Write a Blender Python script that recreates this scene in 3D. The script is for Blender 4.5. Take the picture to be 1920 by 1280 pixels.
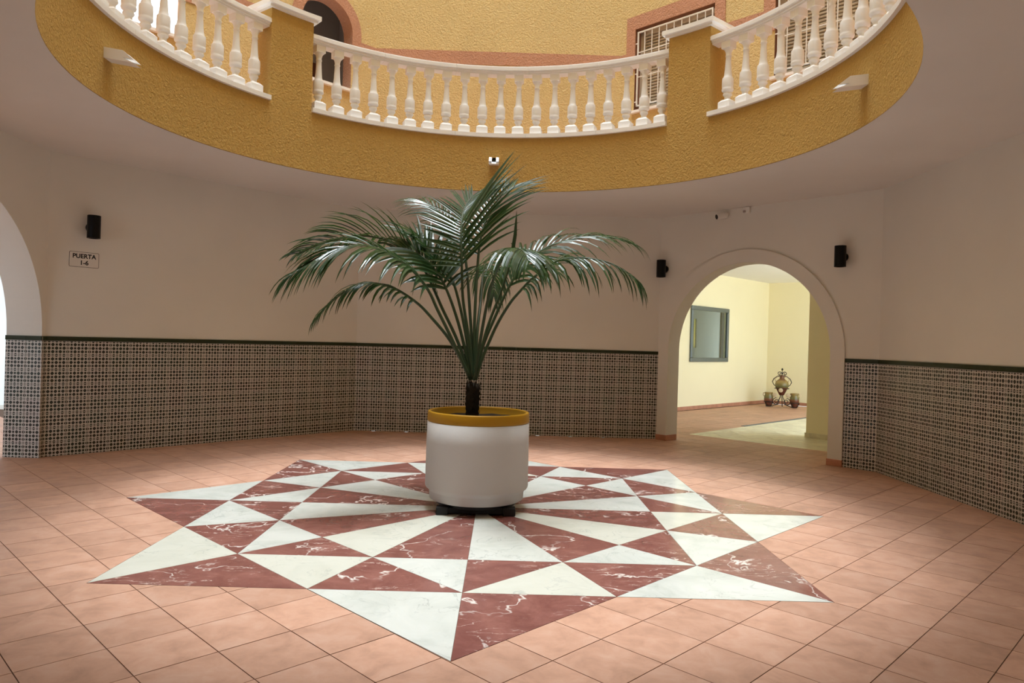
import bpy, bmesh, math, random
from mathutils import Vector, Matrix
random.seed(7)
for _o in list(bpy.data.objects):
    bpy.data.objects.remove(_o)
SC = bpy.context.scene
COL = SC.collection

# ------------------------------------------------------------------ camera
cam_d = bpy.data.cameras.new('camera')
cam = bpy.data.objects.new('camera', cam_d)
COL.objects.link(cam)
cam_d.sensor_width = 36.0
cam_d.lens = 1356.98 * 36.0 / 1920.0
cam_d.clip_start = 0.05
cam_d.clip_end = 200
_yaw, _pitch, _roll = 0.0421, -0.0008, 0.0292
_f = Vector((math.sin(_yaw) * math.cos(_pitch), math.cos(_yaw) * math.cos(_pitch), math.sin(_pitch)))
_r = Vector((math.cos(_yaw), -math.sin(_yaw), 0))
_u = _r.cross(_f)
_r2 = math.cos(_roll) * _r + math.sin(_roll) * _u
_u2 = -math.sin(_roll) * _r + math.cos(_roll) * _u
_m = Matrix((_r2, _u2, -_f)).transposed().to_4x4()
_m.translation = Vector((0.0, -5.610, 1.293))
cam.matrix_world = _m
SC.camera = cam

# ------------------------------------------------------------------ sky and exposure
world = bpy.data.worlds.new('sky')
SC.world = world
world.use_nodes = True
_nt = world.node_tree
_bg = _nt.nodes['Background']
_bg.inputs['Color'].default_value = (0.76, 0.88, 1.0, 1)
_bg.inputs['Strength'].default_value = 1.0
# overcast sky: three times brighter at the zenith than at the horizon
_tc = _nt.nodes.new('ShaderNodeTexCoord'); _sp = _nt.nodes.new('ShaderNodeSeparateXYZ'); _nt.links.new(_tc.outputs['Generated'], _sp.inputs[0])
_mx = _nt.nodes.new('ShaderNodeMath'); _mx.operation = 'MAXIMUM'; _mx.inputs[1].default_value = 0.0; _nt.links.new(_sp.outputs['Z'], _mx.inputs[0])
_ma = _nt.nodes.new('ShaderNodeMath'); _ma.operation = 'MULTIPLY_ADD'; _ma.inputs[1].default_value = 1.0; _ma.inputs[2].default_value = 0.5
_nt.links.new(_mx.outputs[0], _ma.inputs[0]); _nt.links.new(_ma.outputs[0], _bg.inputs['Strength'])
SC.view_settings.view_transform = 'Standard'
SC.view_settings.look = 'None'
SC.view_settings.gamma = 1.0
SC.view_settings.use_curve_mapping = False
SC.view_settings.exposure = 2.42
SC.cycles.max_bounces = 10
SC.cycles.diffuse_bounces = 7
SC.cycles.glossy_bounces = 4
# high sun veiled by thin cloud: a broad soft disc almost overhead
_sd = bpy.data.lights.new('sun', 'SUN'); _sd.energy = 0.58; _sd.angle = math.radians(17); _sd.color = (0.95, 0.985, 1.0)
sun = bpy.data.objects.new('sun', _sd); COL.objects.link(sun); sun.rotation_euler = (math.radians(1.5), math.radians(-1.0), 0)
WALL_TOP = 16.0  # upper walls run on unseen to here, raised to narrow the sky light

# ------------------------------------------------------------------ helpers
PI = math.pi
def rad(d): return math.radians(d)
def ang(d): return Vector((math.cos(rad(d)), math.sin(rad(d)), 0))
def tangent(n): return Vector((n.y, -n.x, 0))        # to the right when one looks along n

class MB:
    """collects vertices and faces of one mesh"""
    def __init__(s): s.v = []; s.f = []; s.m = []; s.cur = 0; s.sm = []; s.smooth = False
    def add(s, vs, fs):
        b = len(s.v)
        s.v += [tuple(p) for p in vs]
        for f in fs:
            s.f.append(tuple(i + b for i in f)); s.m.append(s.cur); s.sm.append(s.smooth)
    def quad(s, a, b, c, d): s.add([a, b, c, d], [(0, 1, 2, 3)])
    def box(s, o, ex, ey, ez):
        """corner o and three edge vectors"""
        o, ex, ey, ez = Vector(o), Vector(ex), Vector(ey), Vector(ez)
        vs = [o, o + ex, o + ex + ey, o + ey, o + ez, o + ex + ez, o + ex + ey + ez, o + ey + ez]
        fs = [(0, 3, 2, 1), (4, 5, 6, 7), (0, 1, 5, 4), (1, 2, 6, 5), (2, 3, 7, 6), (3, 0, 4, 7)]
        if ex.cross(ey).dot(ez) < 0: fs = [tuple(reversed(f)) for f in fs]
        s.add(vs, fs)
    def bx(s, x0, x1, y0, y1, z0, z1):
        s.box((x0, y0, z0), (x1 - x0, 0, 0), (0, y1 - y0, 0), (0, 0, z1 - z0))
    def prism(s, poly, z0, z1, bottom=True):
        n = len(poly)
        a = sum(poly[i][0] * poly[(i + 1) % n][1] - poly[(i + 1) % n][0] * poly[i][1] for i in range(n))
        if a < 0: poly = poly[::-1]
        vs = [(p[0], p[1], z0) for p in poly] + [(p[0], p[1], z1) for p in poly]
        fs = [tuple(range(n, 2 * n))]
        if bottom: fs.append(tuple(reversed(range(n))))
        fs += [(i, (i + 1) % n, n + (i + 1) % n, n + i) for i in range(n)]
        s.add(vs, fs)
    def lathe(s, prof, seg=24, c=(0, 0, 0), axis=None, cap=True):
        """prof: list of (radius, height)"""
        c = Vector(c)
        if axis is None: ax, e1, e2 = Vector((0, 0, 1)), Vector((1, 0, 0)), Vector((0, 1, 0))
        else:
            ax = Vector(axis).normalized()
            e1 = ax.orthogonal().normalized(); e2 = ax.cross(e1)
        vs, fs = [], []
        for (r, h) in prof:
            for k in range(seg):
                a = 2 * PI * k / seg
                vs.append(c + ax * h + (e1 * math.cos(a) + e2 * math.sin(a)) * r)
        for i in range(len(prof) - 1):
            for k in range(seg):
                k2 = (k + 1) % seg
                fs.append((i * seg + k, i * seg + k2, (i + 1) * seg + k2, (i + 1) * seg + k))
        if cap:
            fs.append(tuple(reversed(range(seg))))
            fs.append(tuple(range((len(prof) - 1) * seg, len(prof) * seg)))
        s.add(vs, fs)
    def tube(s, pts, rad_, seg=8, cap=True):
        pts = [Vector(p) for p in pts]
        n = len(pts)
        rr = rad_ if isinstance(rad_, (list, tuple)) else [rad_] * n
        ref = None; vs, fs = [], []
        for i, p in enumerate(pts):
            t = (pts[min(i + 1, n - 1)] - pts[max(i - 1, 0)]).normalized()
            if ref is None: ref = t.orthogonal().normalized()
            ref = (ref - t * ref.dot(t))
            ref = ref.normalized() if ref.length > 1e-6 else t.orthogonal().normalized()
            b = t.cross(ref)
            for k in range(seg):
                a = 2 * PI * k / seg
                vs.append(p + (ref * math.cos(a) + b * math.sin(a)) * rr[i])
        for i in range(n - 1):
            for k in range(seg):
                k2 = (k + 1) % seg
                fs.append((i * seg + k, i * seg + k2, (i + 1) * seg + k2, (i + 1) * seg + k))
        if cap:
            fs.append(tuple(reversed(range(seg))))
            fs.append(tuple(range((n - 1) * seg, n * seg)))
        s.add(vs, fs)
    def mesh(s, name, mats=()):
        me = bpy.data.meshes.new(name)
        me.from_pydata(s.v, [], s.f)
        for m in (mats if isinstance(mats, (list, tuple)) else [mats]): me.materials.append(m)
        me.polygons.foreach_set('material_index', s.m)
        me.polygons.foreach_set('use_smooth', s.sm)
        me.update()
        return me
    def build(s, name, mats, parent=None):
        return link(name, s.mesh(name, mats), parent)

def link(name, me, parent=None):
    o = bpy.data.objects.new(name, me)
    COL.objects.link(o)
    if parent is not None: o.parent = parent
    return o

def tag(o, label=None, cat=None, group=None, kind=None):
    if label: o['label'] = label
    if cat: o['category'] = cat
    if group: o['group'] = group
    if kind: o['kind'] = kind
    return o

def empty(name, loc=(0, 0, 0)):
    o = bpy.data.objects.new(name, None)
    o.empty_display_size = 0.1
    COL.objects.link(o); o.location = loc
    return o

def bevel(o, w, seg=2):
    m = o.modifiers.new('bevel', 'BEVEL'); m.width = w; m.segments = seg; m.limit_method = 'ANGLE'
    return o

def clip(poly, a, b, c, keep_neg=True):
    """keep the part of a convex polygon where a*x+b*y-c <= 0 (or >= 0)"""
    out = []; n = len(poly); sg = 1 if keep_neg else -1
    for i in range(n):
        p, q = poly[i], poly[(i + 1) % n]
        dp, dq = sg * (a * p[0] + b * p[1] - c), sg * (a * q[0] + b * q[1] - c)
        if dp <= 0: out.append(p)
        if (dp < 0 < dq) or (dq < 0 < dp):
            t = dp / (dp - dq); out.append((p[0] + (q[0] - p[0]) * t, p[1] + (q[1] - p[1]) * t))
    return out
def area(poly):
    n = len(poly)
    return abs(sum(poly[i][0] * poly[(i + 1) % n][1] - poly[(i + 1) % n][0] * poly[i][1] for i in range(n))) / 2
def subtract(poly, planes):
    """convex polygon minus the convex region {a*x+b*y<=c for all planes}: list of convex pieces"""
    out = []; rest = poly
    for (a, b, c) in planes:
        o = clip(rest, a, b, c, False)
        if len(o) > 2 and area(o) > 1e-7: out.append(o)
        rest = clip(rest, a, b, c, True)
        if len(rest) < 3 or area(rest) < 1e-7: return out
    return out

# ------------------------------------------------------------------ materials
def mat(name, col, rough=0.6, spec=0.3, metal=0.0):
    m = bpy.data.materials.new(name); m.use_nodes = True
    b = m.node_tree.nodes['Principled BSDF']
    b.inputs['Base Color'].default_value = (*col, 1)
    b.inputs['Roughness'].default_value = rough
    b.inputs['Specular IOR Level'].default_value = spec
    b.inputs['Metallic'].default_value = metal
    return m, m.node_tree, b
def N(nt, t, **kw):
    n = nt.nodes.new(t)
    for k, v in kw.items(): setattr(n, k, v)
    return n
def math_n(nt, op, a, b=None, c=None):
    n = nt.nodes.new('ShaderNodeMath'); n.operation = op
    for i, v in enumerate((a, b, c)):
        if v is None: continue
        if isinstance(v, (int, float)): n.inputs[i].default_value = v
        else: nt.links.new(v, n.inputs[i])
    return n.outputs[0]
def noise(nt, vec, scale, detail=3, rough=0.5, dist=0.0):
    n = N(nt, 'ShaderNodeTexNoise'); n.inputs['Scale'].default_value = scale
    n.inputs['Detail'].default_value = detail; n.inputs['Roughness'].default_value = rough
    n.inputs['Distortion'].default_value = dist
    if vec is not None: nt.links.new(vec, n.inputs['Vector'])
    return n.outputs['Fac']
def ramp(nt, fac, stops):
    n = N(nt, 'ShaderNodeValToRGB')
    e = n.color_ramp.elements
    while len(e) < len(stops): e.new(0.5)
    for i, (p, c) in enumerate(stops):
        e[i].position = p; e[i].color = (*c, 1) if len(c) == 3 else c
    nt.links.new(fac, n.inputs['Fac'])
    return n.outputs['Color']
def mixc(nt, fac, a, b, mode='MIX'):
    n = N(nt, 'ShaderNodeMix', data_type='RGBA', blend_type=mode)
    for k, v in ((0, fac), (6, a), (7, b)):
        if isinstance(v, (int, float)): n.inputs[k].default_value = v
        elif isinstance(v, tuple): n.inputs[k].default_value = (*v, 1)
        else: nt.links.new(v, n.inputs[k])
    return n.outputs[2]
def bump(nt, b, h, strength=0.3, dist=0.01):
    n = N(nt, 'ShaderNodeBump'); n.inputs['Strength'].default_value = strength
    n.inputs['Distance'].default_value = dist
    nt.links.new(h, n.inputs['Height']); nt.links.new(n.outputs['Normal'], b.inputs['Normal'])
def wpos(nt): return N(nt, 'ShaderNodeNewGeometry').outputs['Position']
def lpos(nt): return N(nt, 'ShaderNodeTexCoord').outputs['Object']

def plaster(name, c, var=0.04, bs=0.08, scale=60, rough=0.85):
    m, nt, b = mat(name, c, rough, 0.15)
    p = wpos(nt)
    f = noise(nt, p, 0.9, 4)
    nt.links.new(ramp(nt, f, [(0.3, tuple(x * (1 - var) for x in c)), (0.7, tuple(min(1, x * (1 + var)) for x in c))]), b.inputs['Base Color'])
    bump(nt, b, noise(nt, p, scale, 3), bs, 0.004)
    return m
def stucco(name, c, var=0.1, depth=0.03):
    m, nt, b = mat(name, c, 0.9, 0.1)
    p = wpos(nt)
    f1 = noise(nt, p, 42, 3, 0.55, 0.6)
    f2 = noise(nt, p, 1.3, 3)
    col = ramp(nt, f1, [(0.3, tuple(x * (1 - var) for x in c)), (0.7, tuple(min(1, x * (1 + var)) for x in c))])
    col = mixc(nt, 0.5, col, ramp(nt, f2, [(0.3, tuple(x * 0.93 for x in c)), (0.7, tuple(min(1, x * 1.06) for x in c))]))
    nt.links.new(col, b.inputs['Base Color'])
    bump(nt, b, f1, 0.9, depth)
    return m

M = {}
M['wall'] = plaster('cream_plaster', (0.74, 0.725, 0.68))
M['ceil'] = plaster('white_ceiling_plaster', (0.74, 0.725, 0.70))
M['mustard'] = stucco('mustard_stucco', (0.57, 0.37, 0.12))
M['mustard_plain'] = plaster('mustard_paint', (0.56, 0.33, 0.05), 0.03, 0.1, 90)
M['yellow'] = stucco('yellow_stucco', (0.70, 0.535, 0.26))
M['pink'] = stucco('pink_stucco', (0.56, 0.30, 0.195))
M['hall'] = plaster('pale_yellow_paint', (0.90, 0.83, 0.58), 0.02, 0.04)
M['hall_ceil'] = plaster('hall_ceiling_paint', (0.85, 0.84, 0.80), 0.02, 0.04)
M['white'] = plaster('white_cast_stone', (0.88, 0.885, 0.89), 0.02, 0.05, 120, 0.6)
M['outdoor'] = plaster('white_outer_wall', (0.80, 0.82, 0.86))
M['paving'] = plaster('outer_paving', (0.66, 0.63, 0.58), 0.1, 0.2)
M['black'] = mat('black_metal', (0.004, 0.004, 0.005), 0.35, 0.18)[0]
M['black_plastic'] = mat('black_plastic', (0.015, 0.015, 0.016), 0.55, 0.3)[0]
M['ink'] = mat('black_ink', (0.02, 0.02, 0.022), 0.7, 0.1)[0]
M['sign'] = mat('sign_white', (0.72, 0.69, 0.65), 0.5, 0.3)[0]
M['soil'] = plaster('dark_soil', (0.03, 0.022, 0.016), 0.4, 0.8, 40)
M['white_metal'] = mat('white_metal', (0.80, 0.79, 0.76), 0.4, 0.4)[0]
M['shutter'] = mat('beige_shutter', (0.62, 0.55, 0.44), 0.6, 0.3)[0]
M['brown'] = plaster('brown_reveal', (0.26, 0.12, 0.07), 0.05, 0.1)
M['door_wood'] = plaster('reddish_door_wood', (0.14, 0.05, 0.03), 0.1, 0.05)
M['lobby_grey'] = plaster('grey_lobby_plaster', (0.36, 0.31, 0.29), 0.03, 0.05)
def thin_glass():
    m = bpy.data.materials.new('window_glass'); m.use_nodes = True; nt = m.node_tree; nt.nodes.clear()
    o = N(nt, 'ShaderNodeOutputMaterial'); t = N(nt, 'ShaderNodeBsdfTransparent'); g = N(nt, 'ShaderNodeBsdfGlossy'); x = N(nt, 'ShaderNodeMixShader')
    t.inputs['Color'].default_value = (0.88, 0.92, 0.90, 1); g.inputs['Roughness'].default_value = 0.02
    x.inputs[0].default_value = 0.10
    nt.links.new(t.outputs[0], x.inputs[1]); nt.links.new(g.outputs[0], x.inputs[2]); nt.links.new(x.outputs[0], o.inputs['Surface'])
    return m
M['glass'] = thin_glass()
M['office'] = plaster('grey_office_paint', (0.42, 0.43, 0.39), 0.03, 0.05)
def blind():
    m = bpy.data.materials.new('yellow_window_blind'); m.use_nodes = True; nt = m.node_tree; nt.nodes.clear()
    o = N(nt, 'ShaderNodeOutputMaterial'); t = N(nt, 'ShaderNodeBsdfTranslucent'); d = N(nt, 'ShaderNodeBsdfDiffuse'); x = N(nt, 'ShaderNodeMixShader')
    f = noise(nt, wpos(nt), 6, 3)
    c = ramp(nt, f, [(0.35, (0.62, 0.60, 0.22)), (0.7, (0.80, 0.66, 0.30))])
    nt.links.new(c, t.inputs['Color']); nt.links.new(c, d.inputs['Color'])
    nt.links.new(t.outputs[0], x.inputs[1]); nt.links.new(d.outputs[0], x.inputs[2]); nt.links.new(x.outputs[0], o.inputs['Surface'])
    return m
M['blind'] = blind()
M['mirror_frame'] = mat('grey_mirror_frame', (0.16, 0.19, 0.21), 0.3, 0.5, 0.6)[0]
M['iron'] = mat('wrought_iron', (0.03, 0.024, 0.02), 0.5, 0.4, 0.3)[0]
M['lens'] = mat('camera_lens', (0.005, 0.005, 0.006), 0.1, 0.6)[0]
M['grout'] = plaster('brown_grout', (0.13, 0.08, 0.055), 0.15, 0.1)
M['white_grout'] = plaster('white_grout', (0.62, 0.58, 0.53), 0.05, 0.1)
M['edge_grey'] = mat('grey_edge_strip', (0.12, 0.12, 0.125), 0.5, 0.3)[0]

def tile_rand(nt):
    oi = N(nt, 'ShaderNodeObjectInfo'); g = N(nt, 'ShaderNodeNewGeometry')
    return math_n(nt, 'FRACT', math_n(nt, 'ADD', oi.outputs['Random'], g.outputs['Random Per Island']))

def terracotta(name, c, rough=0.5):
    m, nt, b = mat(name, c, rough, 0.22)
    p = wpos(nt)
    r = tile_rand(nt)
    v = N(nt, 'ShaderNodeVectorMath', operation='ADD'); nt.links.new(p, v.inputs[0])
    cx = N(nt, 'ShaderNodeCombineXYZ'); nt.links.new(math_n(nt, 'MULTIPLY', r, 37.0), cx.inputs['Z'])
    nt.links.new(cx.outputs[0], v.inputs[1])
    f = noise(nt, v.outputs[0], 7, 6, 0.62, 0.4)
    d = tuple(x * 0.80 for x in c); l = (min(1, c[0] * 1.10), min(1, c[1] * 1.2), min(1, c[2] * 1.28))
    col = ramp(nt, f, [(0.3, d), (0.5, c), (0.72, l)])
    k = math_n(nt, 'MULTIPLY_ADD', r, 0.16, 0.92)
    hs = N(nt, 'ShaderNodeHueSaturation'); nt.links.new(k, hs.inputs['Value']); nt.links.new(col, hs.inputs['Color'])
    nt.links.new(hs.outputs[0], b.inputs['Base Color'])
    nt.links.new(math_n(nt, 'MULTIPLY_ADD', f, 0.25, rough - 0.1), b.inputs['Roughness'])
    bump(nt, b, noise(nt, v.outputs[0], 26, 4), 0.12, 0.004)
    return m
M['terracotta'] = terracotta('terracotta_tile', (0.55, 0.318, 0.222))
M['skirting'] = terracotta('terracotta_skirting', (0.52, 0.24, 0.15), 0.5)
M['cream_tile'] = terracotta('cream_floor_tile', (0.74, 0.68, 0.50), 0.35)

def marble_vec(nt, amp=23.0):
    p = wpos(nt); oi = N(nt, 'ShaderNodeObjectInfo')
    cx = N(nt, 'ShaderNodeCombineXYZ')
    nt.links.new(math_n(nt, 'MULTIPLY', oi.outputs['Random'], amp), cx.inputs['Z'])
    nt.links.new(math_n(nt, 'MULTIPLY', oi.outputs['Random'], 5.3), cx.inputs['X'])
    v = N(nt, 'ShaderNodeVectorMath', operation='ADD')
    nt.links.new(p, v.inputs[0]); nt.links.new(cx.outputs[0], v.inputs[1])
    return v.outputs[0], oi.outputs['Random']
def veins(nt, vec, scale, dist, width):
    """thin lines along the level set of a distorted noise"""
    f = noise(nt, vec, scale, 5, 0.55, dist)
    d = math_n(nt, 'ABSOLUTE', math_n(nt, 'SUBTRACT', f, 0.5))
    return math_n(nt, 'SUBTRACT', 1.0, math_n(nt, 'SMOOTH_MIN', math_n(nt, 'DIVIDE', d, width), 1.0, 0.1))
def red_marble():
    m, nt, b = mat('red_veined_marble', (0.25, 0.08, 0.06), 0.16, 0.5)
    v, r = marble_vec(nt)
    f = noise(nt, v, 5, 7, 0.65, 0.6)
    base = ramp(nt, f, [(0.25, (0.16, 0.055, 0.046)), (0.5, (0.235, 0.09, 0.075)), (0.75, (0.33, 0.145, 0.118))])
    mp = N(nt, 'ShaderNodeMapping'); mp.inputs['Scale'].default_value = (1.0, 3.4, 1.0); mp.inputs['Rotation'].default_value = (0, 0, 0.25)
    nt.links.new(v, mp.inputs['Vector'])
    fine = noise(nt, mp.outputs[0], 16, 6, 0.75, 1.2)
    base = mixc(nt, ramp(nt, fine, [(0.60, (0, 0, 0)), (0.74, (0.55, 0.55, 0.55))]), base, (0.60, 0.34, 0.25))
    big = veins(nt, v, 1.5, 0.25, 0.0085)
    gate = ramp(nt, noise(nt, v, 2.3, 2), [(0.46, (0, 0, 0)), (0.56, (1, 1, 1))])
    base = mixc(nt, math_n(nt, 'MULTIPLY', math_n(nt, 'MAXIMUM', big, 0.0), gate), base, (0.86, 0.80, 0.74))
    sm = veins(nt, mp.outputs[0], 2.4, 0.35, 0.008)
    gate2 = ramp(nt, noise(nt, v, 3.1, 2), [(0.46, (0, 0, 0)), (0.58, (0.8, 0.8, 0.8))])
    base = mixc(nt, math_n(nt, 'MULTIPLY', math_n(nt, 'MAXIMUM', sm, 0.0), gate2), base, (0.80, 0.66, 0.58))
    nt.links.new(base, b.inputs['Base Color'])
    return m
def white_marble():
    m, nt, b = mat('white_marble', (0.8, 0.8, 0.78), 0.18, 0.5)
    v, r = marble_vec(nt, 31)
    f = noise(nt, v, 3.2, 7, 0.6, 0.8)
    base = ramp(nt, f, [(0.22, (0.50, 0.53, 0.48)), (0.5, (0.65, 0.675, 0.625)), (0.78, (0.74, 0.755, 0.71))])
    warm = ramp(nt, r, [(0.86, (0, 0, 0)), (0.88, (1, 1, 1))])
    base = mixc(nt, math_n(nt, 'MULTIPLY', warm, 0.5), base, (0.66, 0.65, 0.53))
    g = veins(nt, v, 4.2, 1.0, 0.014)
    gate = ramp(nt, noise(nt, v, 2.0, 2), [(0.40, (0, 0, 0)), (0.62, (0.6, 0.6, 0.6))])
    base = mixc(nt, math_n(nt, 'MULTIPLY', math_n(nt, 'MAXIMUM', g, 0.0), gate), base, (0.36, 0.38, 0.36))
    nt.links.new(base, b.inputs['Base Color'])
    return m
M['red_marble'] = red_marble()
M['white_marble'] = white_marble()

TW, TH = 0.2, 0.145            # dado tile
def pattern_tile():
    m, nt, b = mat('green_and_white_patterned_tile', (0.6, 0.58, 0.54), 0.30, 0.45)
    sx = N(nt, 'ShaderNodeSeparateXYZ'); nt.links.new(lpos(nt), sx.inputs[0])
    px = math_n(nt, 'DIVIDE', sx.outputs['X'], TW / 6); pz = math_n(nt, 'DIVIDE', sx.outputs['Z'], TH / 4)
    rx = math_n(nt, 'FLOOR', math_n(nt, 'ADD', px, 0.5)); rz = math_n(nt, 'FLOOR', math_n(nt, 'ADD', pz, 0.5))
    fx = math_n(nt, 'ABSOLUTE', math_n(nt, 'SUBTRACT', px, rx)); fz = math_n(nt, 'ABSOLUTE', math_n(nt, 'SUBTRACT', pz, rz))
    s = math_n(nt, 'ADD', fx, fz); mx = math_n(nt, 'MAXIMUM', fx, fz)
    par = math_n(nt, 'FLOORED_MODULO', math_n(nt, 'ADD', rx, rz), 2.0)       # 1: large diamond, 0: small square
    d_big = math_n(nt, 'MAXIMUM', math_n(nt, 'MULTIPLY', s, 0.86), math_n(nt, 'MULTIPLY', mx, 1.02))
    d_small = math_n(nt, 'MULTIPLY', mx, 1.62)
    d = math_n(nt, 'ADD', math_n(nt, 'MULTIPLY', par, d_big), math_n(nt, 'MULTIPLY', math_n(nt, 'SUBTRACT', 1.0, par), d_small))
    dark = math_n(nt, 'LESS_THAN', d, 0.49)
    # pieces cut by the tile edge are only outlined: a paler ring
    ex = math_n(nt, 'MINIMUM', math_n(nt, 'MINIMUM', px, math_n(nt, 'SUBTRACT', 6.0, px)), math_n(nt, 'MINIMUM', pz, math_n(nt, 'SUBTRACT', 4.0, pz)))
    edge = math_n(nt, 'LESS_THAN', ex, 0.09)
    dark = math_n(nt, 'MULTIPLY', dark, math_n(nt, 'SUBTRACT', 1.0, math_n(nt, 'MULTIPLY', edge, 0.8)))
    oi = N(nt, 'ShaderNodeObjectInfo')
    glaze = ramp(nt, oi.outputs['Random'], [(0.0, (0.53, 0.52, 0.49)), (0.5, (0.58, 0.56, 0.525)), (1.0, (0.57, 0.535, 0.51))])
    gr = ramp(nt, oi.outputs['Random'], [(0.0, (0.012, 0.022, 0.013)), (1.0, (0.020, 0.017, 0.012))])
    nt.links.new(mixc(nt, dark, glaze, gr), b.inputs['Base Color'])
    return m
M['pattern'] = pattern_tile()
M['cap_green'] = plaster('dark_green_glazed_cap', (0.034, 0.043, 0.023), 0.15, 0.03, 30, 0.25)

def leaf_mat(name, c):
    m, nt, b = mat(name, c, 0.33, 0.7)
    oi = N(nt, 'ShaderNodeObjectInfo'); g = N(nt, 'ShaderNodeNewGeometry')
    r = math_n(nt, 'FRACT', math_n(nt, 'ADD', oi.outputs['Random'], g.outputs['Random Per Island']))
    nt.links.new(ramp(nt, r, [(0.0, tuple(x * 0.6 for x in c)), (0.6, c), (1.0, (c[0] * 1.7, c[1] * 1.45, c[2] * 1.1))]), b.inputs['Base Color'])
    out = nt.nodes['Material Output']
    tr = N(nt, 'ShaderNodeBsdfTranslucent'); tr.inputs['Color'].default_value = (c[0] * 2.2, c[1] * 2.4, c[2] * 0.9, 1)
    mx = N(nt, 'ShaderNodeMixShader'); mx.inputs[0].default_value = 0.22
    nt.links.new(b.outputs[0], mx.inputs[1]); nt.links.new(tr.outputs[0], mx.inputs[2]); nt.links.new(mx.outputs[0], out.inputs['Surface'])
    return m
M['leaf'] = leaf_mat('palm_leaf_green', (0.015, 0.050, 0.015))
M['stalk'] = mat('palm_stalk_green', (0.035, 0.06, 0.025), 0.45, 0.35)[0]
M['trunk'] = plaster('dark_fibrous_trunk', (0.022, 0.018, 0.013), 0.5, 1.0, 70)
M['pot_white'] = plaster('white_pot_plaster', (0.60, 0.59, 0.575), 0.05, 0.2, 45)
M['pot_yellow'] = mat('mustard_pot_rim_paint', (0.40, 0.205, 0.006), 0.5, 0.3)[0]

def jar_mat():
    m, nt, b = mat('glazed_clay_jar', (0.2, 0.08, 0.04), 0.25, 0.5)
    sx = N(nt, 'ShaderNodeSeparateXYZ'); nt.links.new(lpos(nt), sx.inputs[0])
    f = noise(nt, lpos(nt), 14, 3, 0.5, 0.6)
    z = math_n(nt, 'MULTIPLY_ADD', f, 0.04, sx.outputs['Z'])
    col = ramp(nt, math_n(nt, 'MULTIPLY', z, 2.5), [(0.30, (0.11, 0.034, 0.02)), (0.45, (0.19, 0.07, 0.03)), (0.52, (0.13, 0.13, 0.045)), (0.80, (0.32, 0.22, 0.07)), (0.93, (0.17, 0.07, 0.03))])
    nt.links.new(col, b.inputs['Base Color'])
    return m
M['jar'] = jar_mat()
M['jar_dot'] = mat('cream_medallion', (0.62, 0.50, 0.33), 0.5, 0.3)[0]

# ------------------------------------------------------------------ the building's plan
CEIL = 3.045                    # underside of the gallery slab
UPF = 3.62                      # gallery floor
RING = 2.93                     # inner radius of the round opening
def isect(n1, a1, n2, a2):
    d = n1.x * n2.y - n1.y * n2.x
    return Vector(((a1 * n2.y - a2 * n1.y) / d, (n1.x * a2 - n2.x * a1) / d, 0))
PLN = {'1': (ang(177.9), 4.40), '2': (ang(135.4), 4.34), '3': (ang(87.9), 4.37), '4': (Vector((0.778, 0.628, 0)).normalized(), 4.584),
       '5': (ang(-2.1), 4.20), '6': (ang(-47.1), 4.30), '7': (ang(-92.1), 4.30), '8': (ang(-137.1), 4.30)}
def vtx(a, b): return isect(*PLN[a], *PLN[b])
V81, V12, V23, V34, V45, V56, V67, V78 = vtx('8', '1'), vtx('1', '2'), vtx('2', '3'), vtx('3', '4'), vtx('4', '5'), vtx('5', '6'), vtx('6', '7'), vtx('7', '8')
E1, E2 = ang(42.9), tangent(ang(42.9))      # along the tile joints
def ab(a, b, z=0.0):
    p = E1 * a + E2 * b; return Vector((p.x, p.y, z))

def wall(name, p, q, z0, z1, thick, mats, openings=(), label=None, cat='wall', n=None):
    """slab from p to q (left to right seen from inside), its inner face on the line pq; openings: (u0, u1, sill, spring or top, arched)"""
    d = q - p; L = d.length; T = d / L
    n = Vector((-T.y, T.x, 0)) if n is None else n
    mb = MB()
    P = lambda u, z, w=0.0: p + T * u + n * w + Vector((0, 0, z))
    def panel(u0, u1, a0, a1, b0, b1):        # quad with the lower edge a0..a1 and the upper b0..b1, both faces
        mb.cur = 0
        mb.quad(P(u0, a0), P(u1, a1), P(u1, b1), P(u0, b0))
        mb.quad(P(u1, a1, thick), P(u0, a0, thick), P(u0, b0, thick), P(u1, b1, thick))
    def lining(u0, a0, u1, a1):
        mb.cur = 1 if len(mats) > 1 else 0
        mb.quad(P(u0, a0), P(u0, a0, thick), P(u1, a1, thick), P(u1, a1))
    u = 0.0
    for (o0, o1, sill, spring, arched) in openings:
        panel(u, o0, z0, z0, z1, z1)
        if sill > z0 + 1e-4:
            panel(o0, o1, z0, z0, sill, sill); lining(o1, sill, o0, sill)
        lining(o0, sill, o0, spring); lining(o1, spring, o1, sill)
        if arched:
            r = (o1 - o0) / 2; c = (o0 + o1) / 2; K = 40
            pts = [(c - r * math.cos(PI * k / K), spring + r * math.sin(PI * k / K)) for k in range(K + 1)]
        else: pts = [(o0, spring), (o1, spring)]
        for (ua, za), (ub, zb) in zip(pts, pts[1:]):
            panel(ua, ub, za, zb, z1, z1); lining(ua, za, ub, zb)
        u = o1
    panel(u, L, z0, z0, z1, z1)
    mb.cur = 0
    mb.quad(P(0, z1), P(L, z1), P(L, z1, thick), P(0, z1, thick))
    mb.quad(P(0, z0), P(0, z1), P(0, z1, thick), P(0, z0, thick))
    mb.quad(P(L, z1), P(L, z0), P(L, z0, thick), P(L, z1, thick))
    o = mb.build(name, mats)
    tag(o, label, cat, kind='structure')
    return o, P, L

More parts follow.
